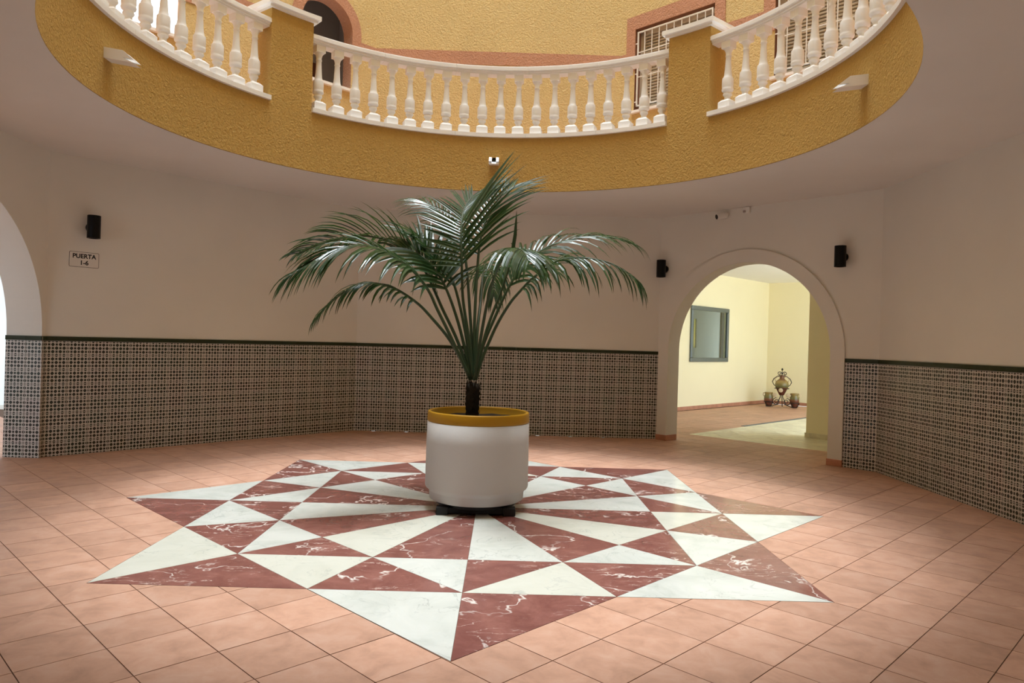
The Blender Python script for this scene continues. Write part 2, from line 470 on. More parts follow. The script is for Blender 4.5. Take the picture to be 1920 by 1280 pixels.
# ------------------------------------------------------------------ walls of the lower hall
W = [M['wall'], M['wall']]
w1u = lambda y: (Vector((-4.34, y, 0)) - V81).dot((V12 - V81).normalized())
wall_left, P1, L1 = wall('wall_left', V81, V12, 0, CEIL, 0.35, W, [(w1u(-1.07), w1u(1.73), 0, 1.24, True)], 'cream wall at the left edge with a tall plain archway')
wall_bl, P2, L2 = wall('wall_back_left', V12, V23, 0, CEIL, 0.22, W, [], 'cream wall with patterned tile dado, left of the palm, carrying the door sign')
wall_back, P3, L3 = wall('wall_back', V23, V34, 0, CEIL, 0.22, W, [], 'cream wall with patterned tile dado directly behind the palm')
A4 = Vector((2.453, 4.26, 0)); T4 = (V45 - V34).normalized()
u4 = (A4 - V34).dot(T4); C4 = u4 + 1.2725; R4 = 1.11
wall_br, P4, L4 = wall('wall_back_right', V34, V45, 0, CEIL, 0.22, W, [(C4 - R4, C4 + R4, 0, 1.24, True)], 'cream wall with the trimmed archway into the yellow hall')
wall_right, P5, L5 = wall('wall_right', V45, V56, 0, CEIL, 0.22, W, [], 'cream wall with patterned tile dado along the right edge')
wall('wall_front_right', V56, V67, 0, CEIL, 0.22, W, [], 'cream wall beside the entrance on the right')
wall('wall_front_left', V78, V81, 0, CEIL, 0.22, W, [], 'cream wall beside the entrance on the left')
SD = PLN['7'][0]
S67, S78 = V67 + SD * 4.2, V78 + SD * 4.2
wall('wall_entrance_right', V67, S67, 0, CEIL, 0.22, W, [], 'cream side wall of the entrance passage on the right')
wall('wall_entrance_left', S78, V78, 0, CEIL, 0.22, W, [], 'cream side wall of the entrance passage on the left')

wall('wall_entrance_light_stop', S67, S78, 0, CEIL, 0.22, W, [], 'cream unseen wall added behind the camera to block entrance daylight')  # added out of view, shuts off light from behind the camera

# raised plaster trim round the archway
mb = MB(); ro, ri, pr = 1.272, 1.11, 0.028
K = 48
arc = [(C4 - ro, 0.0), (C4 - ri, 0.0)]
out = [(C4 - ro, 0)] + [(C4 - ro * math.cos(PI * k / K), 1.24 + ro * math.sin(PI * k / K)) for k in range(K + 1)] + [(C4 + ro, 0)]
inn = [(C4 - ri, 0)] + [(C4 - ri * math.cos(PI * k / K), 1.24 + ri * math.sin(PI * k / K)) for k in range(K + 1)] + [(C4 + ri, 0)]
for (a, b, c, d) in zip(out, out[1:], inn, inn[1:]):
    mb.quad(P4(*a, -pr), P4(*c, -pr), P4(*d, -pr), P4(*b, -pr))
    mb.quad(P4(*a, -pr), P4(*b, -pr), P4(*b, 0), P4(*a, 0))
    mb.quad(P4(*d, -pr), P4(*c, -pr), P4(*c, 0), P4(*d, 0))
mb.build('arch_trim', M['wall'], wall_br)
# tile skirting at the foot of both piers of the arch
for s in (-1, 1):
    mb = MB(); u0, u1 = sorted((C4 + s * (ri - 0.008), C4 + s * (ro + 0.004)))
    mb.box(P4(u0, 0, -pr - 0.010), P4(u1, 0, 0) - P4(u0, 0, 0), P4(0, 0, pr + 0.010 + 0.21) - P4(0, 0, 0), Vector((0, 0, 0.075)))
    bevel(mb.build('skirting_tile', M['skirting'], wall_br), 0.003, 1)

# ------------------------------------------------------------------ ceiling slab with the round opening
PLAN = [V81, V12, V23, V34, V45, V56, V67, V78]
def edge_pt(a):
    d = Vector((math.cos(a), math.sin(a), 0)); best = 1e9
    for k in PLN:
        n, ap = PLN[k]
        c = d.dot(n)
        if c > 1e-6: best = min(best, (ap + 0.10) / c)
    return d * best
angs = sorted([2 * PI * k / 144 for k in range(144)] + [math.atan2(v.y, v.x) % (2 * PI) for v in PLAN])
RO = RING + 0.20
def annulus(mb, z, up, rin):
    for a, b in zip(angs, angs[1:] + [angs[0] + 2 * PI]):
        i0 = Vector((math.cos(a), math.sin(a), 0)) * rin; i1 = Vector((math.cos(b), math.sin(b), 0)) * rin
        o0, o1 = edge_pt(a), edge_pt(b)
        zz = Vector((0, 0, z))
        q = [i0 + zz, i1 + zz, o1 + zz, o0 + zz]
        mb.quad(*(q[::-1] if up else q))
mb = MB(); annulus(mb, CEIL, False, RING + 0.001)
for q in ([V78, V67, S67, S78],):
    mb.quad(*[v + Vector((0, 0, CEIL)) for v in q])
tag(mb.build('ceiling', M['ceil']), 'pale plaster ceiling around the round opening', 'ceiling', kind='structure')
mb = MB(); annulus(mb, UPF, True, RO - 0.02)
q = [V78, V67, S67, S78]
mb.quad(*[v + Vector((0, 0, UPF)) for v in q[::-1]])
tag(mb.build('floor_gallery', M['terracotta']), 'gallery floor of the upper storey behind the balustrade', 'floor', kind='structure')

# ring-shaped fascia
def arc_box(mb, r0, r1, a0, a1, z0, z1, n=None, ends=True):
    n = n or max(2, int(abs(a1 - a0) / 2.5))
    A = [rad(a0 + (a1 - a0) * k / n) for k in range(n + 1)]
    P = lambda r, a, z: Vector((r * math.cos(a), r * math.sin(a), z))
    for a, b in zip(A, A[1:]):
        mb.quad(P(r0, b, z0), P(r0, a, z0), P(r0, a, z1), P(r0, b, z1))
        mb.quad(P(r1, a, z0), P(r1, b, z0), P(r1, b, z1), P(r1, a, z1))
        mb.quad(P(r0, a, z1), P(r1, a, z1), P(r1, b, z1), P(r0, b, z1))
        mb.quad(P(r0, b, z0), P(r1, b, z0), P(r1, a, z0), P(r0, a, z0))
    if ends:
        a = A[0]; mb.quad(P(r0, a, z0), P(r1, a, z0), P(r1, a, z1), P(r0, a, z1))
        a = A[-1]; mb.quad(P(r1, a, z0), P(r0, a, z0), P(r0, a, z1), P(r1, a, z1))
SILL = 3.68
mb = MB(); arc_box(mb, RING, RO, 0, 360, CEIL + 0.004, SILL, 160, False)
tag(mb.build('wall_ring', M['mustard']), 'mustard stucco ring wall edging the round opening', 'wall', kind='structure')

# ------------------------------------------------------------------ upper storey walls
PU = {'1': (ang(177.9), 4.36), '2': (ang(132.9), 4.31), '3': (ang(87.9), 4.37), '4': (ang(42.9), 4.26), '5': (ang(-2.1), 4.28), '6': (ang(-47.1), 4.30), '7': (ang(-92.1), 4.30), '8': (ang(-137.1), 4.30)}
def vu(a, b): return isect(*PU[a], *PU[b])
U = {k: vu(*k) for k in ('81', '12', '23', '34', '45', '56', '67', '78')}
Y = [M['yellow'], M['yellow']]
def uu(k, p0, u): return u - p0.dot(tangent(PU[k][0]))     # offset measured from the foot of the normal -> from p0
ARCHES = [(-1.44, -0.70), (0.74, 1.48)]
wins2 = [(uu('2', U['12'], a), uu('2', U['12'], b), 4.58, 5.32, True) for a, b in ARCHES]
wall_u2, Q2, LU2 = wall('wall_upper_left', U['12'], U['23'], UPF, WALL_TOP, 0.2, [M['yellow'], M['pink']], wins2, 'yellow stucco upper wall on the left with pink edged arches')
wall_u3, Q3, LU3 = wall('wall_upper_back', U['23'], U['34'], UPF, WALL_TOP, 0.2, Y, [], 'plain yellow stucco upper wall above the middle balustrade')
WINS = [(-1.69, -0.50), (0.28, 1.47)]
wins4 = [(uu('4', U['34'], a), uu('4', U['34'], b), 4.45, 5.56, False) for a, b in WINS]
wall_u4, Q4, LU4 = wall('wall_upper_right', U['34'], U['45'], UPF, WALL_TOP, 0.2, [M['yellow'], M['brown']], wins4, 'yellow stucco upper wall on the right with barred windows')
for k, nm, s in (('81', '12', 'outer left'), ('45', '56', 'outer right'), ('56', '67', 'front right'), ('67', '78', 'front'), ('78', '81', 'front left')):
    w_, Q_, L_ = wall('wall_upper_' + s.replace(' ', '_'), U[k], U[nm], UPF, WALL_TOP, 0.2, Y, [], 'yellow stucco upper wall at the ' + s)
    mb = MB(); mb.box(Q_(0, 5.08, -0.008), Q_(L_, 0, 0) - Q_(0, 0, 0), Q_(0, 0, 0.010) - Q_(0, 0, 0), (0, 0, 0.18)); mb.build('painted_band', M['pink'], w_)
def band(w_, Q, u0, u1):
    mb = MB(); mb.box(Q(u0, 5.08, -0.008), Q(u1, 0, 0) - Q(u0, 0, 0), Q(0, 0, 0.010) - Q(0, 0, 0), (0, 0, 0.18)); mb.build('painted_band', M['pink'], w_)
sw = 0.14
e = [0.0] + [x for w in wins2 for x in (w[0] - sw, w[1] + sw)] + [LU2]
for a, b in zip(e[::2], e[1::2]): band(wall_u2, Q2, a, b)
band(wall_u3, Q3, 0, LU3)
e = [0.0] + [x for w in wins4 for x in (w[0] - sw, w[1] + sw)] + [LU4]
for a, b in zip(e[::2], e[1::2]): band(wall_u4, Q4, a, b)

# arched openings of the upper left wall: pink surround, white sill
for i, (o0, o1, sill, spring, _) in enumerate(wins2):
    t = empty('window_%d' % (i + 1), Q2((o0 + o1) / 2, sill))
    tag(t, ['pink edged upper arch open to bright daylight behind the left balustrade', 'pink edged upper arch in front of a dim lobby with brown door'][i], 'window', kind='structure')
    def put(mb, nm, m):
        o = mb.build(nm, m); o.parent = t; o.matrix_parent_inverse = Matrix.Translation(-Vector(t.location)); return o
    mb = MB(); c = (o0 + o1) / 2; r0 = (o1 - o0) / 2; r1 = r0 + sw; K = 28; pr = 0.014
    out = [(c - r1, 5.0)] + [(c - r1 * math.cos(PI * k / K), spring + r1 * math.sin(PI * k / K)) for k in range(K + 1)] + [(c + r1, 5.0)]
    inn = [(c - r0, 5.0)] + [(c - r0 * math.cos(PI * k / K), spring + r0 * math.sin(PI * k / K)) for k in range(K + 1)] + [(c + r0, 5.0)]
    for (a, b, cc, d) in zip(out, out[1:], inn, inn[1:]):
        mb.quad(Q2(*a, -pr), Q2(*cc, -pr), Q2(*d, -pr), Q2(*b, -pr))
        mb.quad(Q2(*a, -pr), Q2(*b, -pr), Q2(*b, 0), Q2(*a, 0))
        mb.quad(Q2(*d, -pr), Q2(*cc, -pr), Q2(*cc, 0), Q2(*d, 0))
    put(mb, 'surround', M['pink'])
    mb = MB(); mb.box(Q2(o0 - 0.02, sill - 0.03, -0.05), Q2(o1 - o0 + 0.04, 0) - Q2(0, 0), Q2(0, 0, 0.28) - Q2(0, 0), (0, 0, 0.035))
    put(mb, 'sill', M['white'])
# dim lobby behind the second arch
o0, o1, sill, spring, _ = wins2[1]
mb = MB(); lb = 0.9
x0, x1 = o0 - 0.5, o1 + 0.35
mb.quad(Q2(x0, UPF, lb), Q2(x1, UPF, lb), Q2(x1, 6.2, lb), Q2(x0, 6.2, lb))
mb.quad(Q2(x0, UPF, 0.2), Q2(x0, UPF, lb), Q2(x0, 6.2, lb), Q2(x0, 6.2, 0.2))
mb.quad(Q2(x1, UPF, lb), Q2(x1, UPF, 0.2), Q2(x1, 6.2, 0.2), Q2(x1, 6.2, lb))
mb.quad(Q2(x0, 6.2, 0.2), Q2(x0, 6.2, lb), Q2(x1, 6.2, lb), Q2(x1, 6.2, 0.2))
lob = tag(mb.build('wall_lobby', M['lobby_grey']), 'grey plaster wall inside the lobby behind the upper arch', 'wall', kind='structure')
mb = MB(); mb.box(Q2(x0 + 0.25, UPF, lb - 0.05), Q2(0.95, 0) - Q2(0, 0), Q2(0, 0, 0.04) - Q2(0, 0), (0, 0, 1.52))
d1 = tag(mb.build('door_1', M['door_wood']), 'reddish brown door in the dim upper lobby', 'door', kind='structure')
for k in range(2):
    mb = MB(); mb.box(Q2(x0 + 0.33 + k * 0.42, UPF + 0.2, lb - 0.062), Q2(0.34, 0) - Q2(0, 0), Q2(0, 0, 0.02) - Q2(0, 0), (0, 0, 1.15))
    mb.build('panel', M['door_wood'], d1)

# barred windows of the upper right wall
for i, (o0, o1, sill, top, _) in enumerate(wins4):
    t = empty('window_%d' % (i + 3), Q4((o0 + o1) / 2, sill))
    tag(t, ['barred upper window with beige shutter, left of the right pillar', 'barred upper window with beige shutter, behind the right balustrade'][i], 'window', kind='structure')
    off = Matrix.Translation(-Vector(t.location))
    def put(mb, nm, m):
        o = mb.build(nm, m); o.parent = t; o.matrix_parent_inverse = off; return o
    dx = lambda w: Q4(w, 0) - Q4(0, 0)
    dn = lambda w: Q4(0, 0, w) - Q4(0, 0)
    mb = MB(); pr = 0.014
    mb.box(Q4(o0 - sw, top, -pr), dx(o1 - o0 + 2 * sw), dn(pr), (0, 0, 0.18))
    mb.box(Q4(o0 - sw, 5.0, -pr), dx(sw), dn(pr), (0, 0, top - 5.0))
    mb.box(Q4(o1, 5.0, -pr), dx(sw), dn(pr), (0, 0, top - 5.0))
    put(mb, 'surround', M['pink'])
    mb = MB(); mb.box(Q4(o0 - 0.03, sill - 0.035, -0.05), dx(o1 - o0 + 0.06), dn(0.25), (0, 0, 0.035)); put(mb, 'sill', M['white'])
    # shutter: a casing with separate slats
    mb = MB()
    mb.box(Q4(o0, sill, 0.17), dx(o1 - o0), dn(0.02), (0, 0, top - sill))
    for (a, b, z, h) in ((o0, 0.07, sill, top - sill), (o1 - 0.07, 0.07, sill, top - sill), ((o0 + o1) / 2 - 0.035, 0.07, sill, top - sill), (o0, o1 - o0, sill, 0.06), (o0, o1 - o0, top - 0.06, 0.06)):
        mb.box(Q4(a, z, 0.12), dx(b), dn(0.05), (0, 0, h))
    put(mb, 'shutter_frame', M['shutter'])
    hw = (o1 - o0) / 2 - 0.105
    nsl = 24
    ms = MB(); ms.box(Vector((0, 0, 0)), dx(hw), dn(0.022) + Vector((0, 0, 0.020)), Vector((0, 0, 0.012)) - dn(0.006)); ms = ms.mesh('slat', M['shutter'])
    for a in (o0 + 0.07, (o0 + o1) / 2 + 0.035):
        for k in range(nsl):
            o = link('slat', ms, t)
            o.matrix_parent_inverse = off; o.location = Q4(a, sill + 0.07 + k * (top - sill - 0.13) / nsl, 0.135)
    # white grille standing in front
    mb = MB(); g = 0.018
    mb.box(Q4(o0 + 0.03, sill + 0.06, 0.0), dx(o1 - o0 - 0.06), dn(g), (0, 0, g)); mb.box(Q4(o0 + 0.03, top - 0.06, 0.0), dx(o1 - o0 - 0.06), dn(g), (0, 0, g))
    mb.box(Q4(o0 + 0.03, sill + 0.06, 0.0), dx(g), dn(g), (0, 0, top - sill - 0.12)); mb.box(Q4(o1 - 0.03 - g, sill + 0.06, 0.0), dx(g), dn(g), (0, 0, top - sill - 0.12))
    for z in (sill + 0.12, sill + 0.5, top - 0.2):
        mb.box(Q4(o0, z, 0.004), dx(0.04), dn(0.01), (0, 0, 0.012)); mb.box(Q4(o1 - 0.04, z, 0.004), dx(0.04), dn(0.01), (0, 0, 0.012))
    put(mb, 'grille_frame', M['white_metal'])
    nb = 9; bm_ = MB(); bm_.lathe([(0.007, 0), (0.007, top - sill - 0.12)], 8); bm_ = bm_.mesh('bar', M['white_metal'])
    for k in range(1, nb + 1):
        o = link('bar', bm_, t); o.matrix_parent_inverse = off
        o.location = Q4(o0 + 0.03 + k * (o1 - o0 - 0.06) / (nb + 1), sill + 0.06, 0.009)
    for z in (sill + 0.45, sill + 0.78):
        mb = MB(); mb.box(Q4(o0 + 0.03, z, 0.003), dx(o1 - o0 - 0.06), dn(0.010), (0, 0, 0.012)); put(mb, 'crossbar', M['white_metal'])

# ------------------------------------------------------------------ yellow hall behind the archway
HC = 2.83
HL, HB, HR, HF = -3.63, 12.6, 1.1, 4.90
H = [M['hall'], M['hall']]
wall('wall_hall_left', ab(HF, HL), ab(HB, HL), 0, HC, 0.03, H, [(9.20 - HF, 10.56 - HF, 1.06, 2.035, False)], 'pale yellow hall wall around the grey framed inner window')
wall('wall_hall_back', ab(HB, HL), ab(HB, HR), 0, HC, 0.2, H, [], 'pale yellow end wall of the hall behind the clay jars')
wall('wall_hall_right', ab(HB, HR), ab(HF, HR), 0, HC, 0.2, H, [(0.3, 5.45, 0, 2.70, False)], 'pale yellow hall wall with a wide glassless doorway to daylight')
wall('wall_hall_partition', ab(6.8, -0.27), ab(6.8, HR), 0, HC, 0.30, H, [], 'yellow partition wall seen through the right side of the archway')
wall('wall_hall_front_right', ab(4.9, 1.6), ab(4.9, 1.05), 0, HC + .3, 0.1, H, [], 'pale yellow return wall beside the archway on the right')
wall('wall_hall_front_left', ab(5.06, -1.50), ab(5.06, HL), 0, HC + .3, 0.1, H, [], 'pale yellow return wall beside the archway on the left')
_w0 = V34 + PLN['4'][0] * 0.12
def _at_b(b): return _w0 + T4 * ((b - _w0.dot(E2)) / T4.dot(E2)) + Vector((0, 0, HC))
mb = MB(); mb.quad(_at_b(HL - .1), ab(HB + .1, HL - .1, HC), ab(HB + .1, 1.7, HC), _at_b(1.7))
tag(mb.build('ceiling_hall', M['hall_ceil']), 'white ceiling of the yellow hall', 'ceiling', kind='structure')
def skirt(name, p, q, n, m, label, step=0.33):
    t = empty(name, p); tag(t, label, 'skirting', kind='structure')
    L = (q - p).length; T = (q - p) / L; k = 0; u = 0.0
    while u < L - 0.01:
        w = min(step, L - u)
        b = MB(); b.box((0, 0, 0), T * (w - 0.003), n * 0.012, (0, 0, 0.075)); o = b.build('skirting_tile', m, t); o.location = T * u
        u += step
skirt('baseboard_hall_left', ab(5.2, HL), ab(HB, HL), E2, M['skirting'], 'terracotta skirting under the inner window wall')
skirt('baseboard_hall_back', ab(HB, HL), ab(HB, 0.2), -E1, M['skirting'], 'terracotta skirting along the end wall of the hall')
skirt('baseboard_hall_partition', ab(6.8, -0.285), ab(6.8, 1.0), -E1, M['cream_tile'], 'cream skirting at the foot of the yellow partition')

# office behind the inner window of the hall
OD = HL - 1.35
mb = MB()
g0, g1, gi = 8.7, 14.4, HL - 0.031
mb.quad(ab(g1, gi, 0), ab(g0, gi, 0), ab(g0, OD, 0), ab(g1, OD, 0))
mb.quad(ab(g0, gi, 2.6), ab(g1, gi, 2.6), ab(g1, OD, 2.6), ab(g0, OD, 2.6))
mb.quad(ab(g0, gi, 0), ab(g0, gi, 2.6), ab(g0, OD, 2.6), ab(g0, OD, 0))
mb.quad(ab(g1, gi, 2.6), ab(g1, gi, 0), ab(g1, OD, 0), ab(g1, OD, 2.6))
tag(mb.build('wall_office', M['office']), 'grey side walls of the office behind the inner window', 'wall', kind='structure')
wall('wall_office_back', ab(g0, OD), ab(g1, OD), 0, 2.6, 0.12, [M['office'], M['office']], [(11.10 - g0, 11.62 - g0, 1.26, 1.95, False)], 'grey back wall of the office behind the inner window')
t = tag(empty('window_5', ab(11.36, OD, 1.26)), 'small yellow lit window inside the office behind the hall', 'window', kind='structure')
offw = Matrix.Translation(-Vector(t.location))
mb = MB(); mb.box(ab(11.10, OD - 0.02, 1.26), E1 * 0.52, E2 * 0.01, (0, 0, 0.69)); o = mb.build('blind', M['blind'], t); o.matrix_parent_inverse = offw
for (a_, z_, w_, h_) in ((11.05, 1.21, 0.62, 0.05), (11.05, 1.95, 0.62, 0.05), (11.05, 1.26, 0.05, 0.69), (11.62, 1.26, 0.05, 0.69)):
    mb = MB(); mb.box(ab(a_, OD, z_), E1 * w_, E2 * 0.025, (0, 0, h_)); o = mb.build('frame_bar', M['office'], t); o.matrix_parent_inverse = offw
mb = MB(); mb.box(ab(12.80, OD + 0.002, 0), E1 * 0.9, E2 * 0.04, (0, 0, 2.3))
d2 = tag(mb.build('door_2', M['black_plastic']), 'black door inside the office behind the hall', 'door', kind='structure')
mb = MB(); mb.box(ab(12.88, OD + 0.042, 0.95), E1 * 0.10, E2 * 0.03, (0, 0, 0.02)); mb.build('door_handle', M['white_metal'], d2)

# ------------------------------------------------------------------ outdoors
mb = MB(); mb.quad((-60, -60, -0.03), (60, -60, -0.03), (60, 60, -0.03), (-60, 60, -0.03))
tag(mb.build('floor_outdoor', M['paving']), 'grey paving outside the building', 'ground', kind='structure')
mb = MB(); mb.bx(-8.2, -8.0, -7, 9, -0.03, 3.4); mb.bx(-8.2, -4.6, 9, 9.2, -0.03, 3.4)  # second slab is an unseen end wall, added to darken beyond the archway
tag(mb.build('wall_outdoor', M['outdoor']), 'white outer wall glimpsed through the archway at the left edge, with an unseen end wall added to block light', 'wall', kind='structure')
mb = MB(); mb.bx(-8.0, -4.6, -7, 9, CEIL, CEIL + 0.2)  # unseen roof, added to hold sky light back from the left archway
tag(mb.build('ceiling_sky_block', M['ceil']), 'unseen roof added beyond the archway at the left edge to block sky light', 'ceiling', kind='structure')

# ------------------------------------------------------------------ floor: grout bed and terracotta tiles
star_ap = 2.7 * math.cos(PI / 4)
STAR0 = 43.17                                     # direction of one tip
squares = []
for s in (0, 45):
    squares.append([(math.cos(rad(STAR0 + s + 45 + 90 * k)), math.sin(rad(STAR0 + s + 45 + 90 * k)), star_ap + 0.002) for k in range(4)])
CA, CB = 5.60, -1.50                              # corner of the cream floor in the hall
cream = [(-E1.x, -E1.y, -CA), (-E2.x, -E2.y, -CB)]
mb = MB()
mb.prism([(v.x, v.y) for v in (S78, S67, V67, V56, V45, V34, V23, V12, V81, V78)], -0.05, -0.004)
mb.prism([tuple(ab(a, b)[:2]) for a, b in ((4.4, HL), (HB, HL), (HB, HR), (4.4, HR))], -0.05, -0.0045)
mb.bx(-8, -4.2, -4.5, 6, -0.05, -0.005)
floor = tag(mb.build('floor', M['grout']), 'terracotta tiled floor of the hall', 'floor', kind='structure')

PITCH = 0.3195
org = Vector((-0.6287 * 2.7, -0.882 * 2.7, 0))
JT = 0.0022
room = [(v.x, v.y) for v in PLAN]
def inside(pt):
    x, y = pt
    if all(x * n.x + y * n.y <= ap + 0.16 for n, ap in PLN.values()): return True
    p = Vector((x, y, 0)); a, b = p.dot(E1), p.dot(E2)
    if 4.2 < a < HB and HL < b < HR and not (a < HF and not (-1.8 < b < 1.6)): return True
    d = p.dot(SD); t = p.dot(tangent(SD))
    if 4.2 < d < 8.4 and abs(t) < 1.9: return True
    if -8.0 < x < -4.3 and -3 < y < 5: return True
    return False
cpos = Vector(cam.matrix_world.translation)
def in_view(p):
    v = Vector((p[0], p[1], 0)) - cpos
    z = v.dot(_f)
    if z < 0.3: return False
    return abs(v.dot(_r2) / z) < 0.74 and abs(v.dot(_u2) / z) < 0.50
tiles = []
oa, ob = org.dot(E1), org.dot(E2)
for i in range(-34, 50):
    for j in range(-34, 34):
        a0, b0 = oa + i * PITCH, ob + j * PITCH
        c = ab(a0 + PITCH / 2, b0 + PITCH / 2)
        if not inside((c.x, c.y)): continue
        poly = [tuple(ab(a, b)[:2]) for a, b in ((a0 + JT, b0 + JT), (a0 + PITCH - JT, b0 + JT), (a0 + PITCH - JT, b0 + PITCH - JT), (a0 + JT, b0 + PITCH - JT))]
        pieces = [poly]
        for reg in squares + [cream]:
            pieces = [r for p in pieces for r in subtract(p, reg)]
        if not pieces: continue
        whole = len(pieces) == 1 and abs(area(pieces[0]) - area(poly)) < 1e-6
        k = (c - cpos).length
        tiles.append((0 if in_view(c) else 1, k, c, poly, pieces, whole, a0, b0))
tiles.sort(key=lambda t: (t[0], t[1]))
def tile_mesh(pieces, off=(0, 0)):
    b = MB()
    for p in pieces: b.prism([(x - off[0], y - off[1]) for x, y in p], -0.012, 0.0, False)
    return b
shared = None
rest = MB()
for n_, (vis, k, c, poly, pieces, whole, a0, b0) in enumerate(tiles):
    if n_ < 300:
        if whole:
            if shared is None:
                base = poly[0]; shared = tile_mesh([poly], base).mesh('floor_tile', M['terracotta'])
            o = link('floor_tile', shared, floor); o.location = (poly[0][0], poly[0][1], random.uniform(-0.0006, 0.0))
        else:
            o = tile_mesh(pieces, (c.x, c.y)).build('floor_tile', M['terracotta'], floor); o.location = (c.x, c.y, random.uniform(-0.0006, 0))
    else:
        for p in pieces: rest.prism(p, -0.012, 0.0, False)
tag(rest.build('distant_floor_tiles', M['terracotta'], floor), kind='stuff')

# cream floor with diagonal tiles in the hall
tcream = empty('floor_cream', ab(CA, CB)); tag(tcream, 'cream tiled floor panel with diagonal joints inside the yellow hall', 'floor', kind='structure')
offc = Matrix.Translation(-ab(CA, CB))
bw = 0.13
def bstrip(a0, a1, b0, b1):
    mb = MB(); mb.prism([tuple(ab(a, b)[:2]) for a, b in ((a0, b0), (a1, b0), (a1, b1), (a0, b1))], -0.012, 0.0, False)
    o = mb.build('border_tile', M['cream_tile'], tcream); o.matrix_parent_inverse = offc
for k in range(14):
    b0 = CB + bw + k * 0.33; bstrip(CA + 0.002, CA + bw - 0.002, b0 + 0.002, min(b0 + 0.33, HR) - 0.002)
bstrip(CA + 0.002, CA + bw - 0.002, CB + 0.002, CB + bw - 0.002)
for k in range(20):
    a0 = CA + bw + k * 0.33; bstrip(a0 + 0.002, a0 + 0.328, CB + 0.002, CB + bw - 0.002)
dg = 0.3535; F1v, F2v = (E1 + E2).normalized(), (E1 - E2).normalized()
s0 = 5.22 / math.sqrt(2)
for i in range(-16, 30):
    for j in range(-6, 40):
        p0 = F1v * (s0 + i * dg) + F2v * (s0 + j * dg)
        poly = [(p0 + F1v * x + F2v * y) for x, y in ((JT, JT), (dg - JT, JT), (dg - JT, dg - JT), (JT, dg - JT))]
        poly = [(p.x, p.y) for p in poly]
        for (a, b, c) in ((-E1.x, -E1.y, -(CA + bw)), (-E2.x, -E2.y, -(CB + bw)), (E1.x, E1.y, HB - 0.01), (E2.x, E2.y, HR)):
            poly = clip(poly, a, b, c)
            if len(poly) < 3: break
        if len(poly) < 3 or area(poly) < 4e-4: continue
        mb = MB(); mb.prism(poly, -0.012, 0.0, False)
        o = mb.build('diagonal_tile', M['cream_tile'], tcream); o.matrix_parent_inverse = offc
mb = MB(); mb.prism([tuple(ab(a, b)[:2]) for a, b in ((7.35, CB - 0.07), (HB, CB - 0.07), (HB, CB), (7.35, CB))], -0.01, 0.006)
tag(mb.build('trim_1', M['edge_grey']), 'dark grey edging strip beside the cream hall floor', 'floor strip', kind='structure')

# ------------------------------------------------------------------ marble star
star = empty('marble_star', (0, 0, 0))
tag(star, 'eight pointed star of red and white marble triangles inlaid under the plant pot', 'floor inlay')
c45 = math.cos(PI / 4); s8 = 1 / math.cos(PI / 8)
SR = 2.7
rt, rn, rp, rq, rm = SR, SR * c45 * s8, SR * c45, SR * c45 * c45 * s8, SR * c45 * c45
def pol(r, d): return (r * math.cos(rad(d)), r * math.sin(rad(d)))
def inset(tri, g):
    (ax, ay), (bx_, by_), (cx, cy) = tri
    la = math.hypot(bx_ - cx, by_ - cy); lb = math.hypot(ax - cx, ay - cy); lc = math.hypot(ax - bx_, ay - by_)
    s = la + lb + lc; ix, iy = (la * ax + lb * bx_ + lc * cx) / s, (la * ay + lb * by_ + lc * cy) / s
    r = 2 * area(tri) / s; k = (r - g) / r
    return [(ix + (x - ix) * k, iy + (y - iy) * k) for x, y in tri]
for k in range(8):
    for side in (-1, 1):
        # side +1: from the tip towards the next tip anticlockwise
        at, an = STAR0 + 45 * k, STAR0 + 45 * k + 22.5 * side
        tris = [(pol(rt, at), pol(rp, at), pol(rn, an)), (pol(rp, at), pol(rn, an), pol(rq, an)), (pol(rp, at), pol(rq, an), pol(rm, at)), (pol(rm, at), pol(rq, an), (0, 0))]
        for n_, tr in enumerate(tris):
            red = (n_ % 2 == 0) == (side == 1)
            tr = inset(list(tr), 0.0011)
            cx, cy = sum(p[0] for p in tr) / 3, sum(p[1] for p in tr) / 3
            mb = MB(); mb.prism([(x - cx, y - cy) for x, y in tr], -0.012, 0.0004, False)
            o = mb.build('marble_piece', M['red_marble'] if red else M['white_marble'], star); o.location = (cx, cy, 0)

# ------------------------------------------------------------------ tiled dado: eight rows of patterned tiles and a green cap
TT = 0.008
_tile_cache = {}
def dado_tile(w):
    key = round(w, 4)
    if key not in _tile_cache:
        g = 0.0009
        b = MB(); b.bx(g, w - g, -TT, 0.0, g, TH - g)
        c = MB(); c.bx(g * .6, w - g * .6, -TT - 0.008, 0.0, 0.002, 0.045)
        _tile_cache[key] = (b.mesh('dado_tile', M['pattern']), c.mesh('dado_cap_tile', M['cap_green']))
    return _tile_cache[key]
def dado(parent, P, u0, u1, n_out=None):
    """tiles between u0 and u1 on the wall face P(u, z, depth)"""
    T = (P(1, 0) - P(0, 0)); rz = math.atan2(T.y, T.x)
    mb = MB(); mb.box(P(u0, 0, -0.005), P(u1, 0) - P(u0, 0), P(0, 0, 0.006) - P(0, 0), (0, 0, 1.20)); mb.build('dado_bed', M['white_grout'], parent)
    u = u0
    while u < u1 - 0.006:
        w = min(TW, u1 - u)
        tm, cm = dado_tile(w)
        for r in range(8):
            o = link('dado_tile', tm, parent); o.location = P(u, r * TH, -random.uniform(0, 0.0006)); o.rotation_euler = (0, 0, rz)
        o = link('dado_cap_tile', cm, parent); o.location = P(u, 8 * TH, 0); o.rotation_euler = (0, 0, rz)
        u += TW
dado(wall_bl, P2, 0, L2)
dado(wall_back, P3, 0, L3)
dado(wall_br, P4, 0, C4 - 1.272)
dado(wall_br, P4, C4 + 1.272, L4)
dado(wall_right, P5, 0, L5)
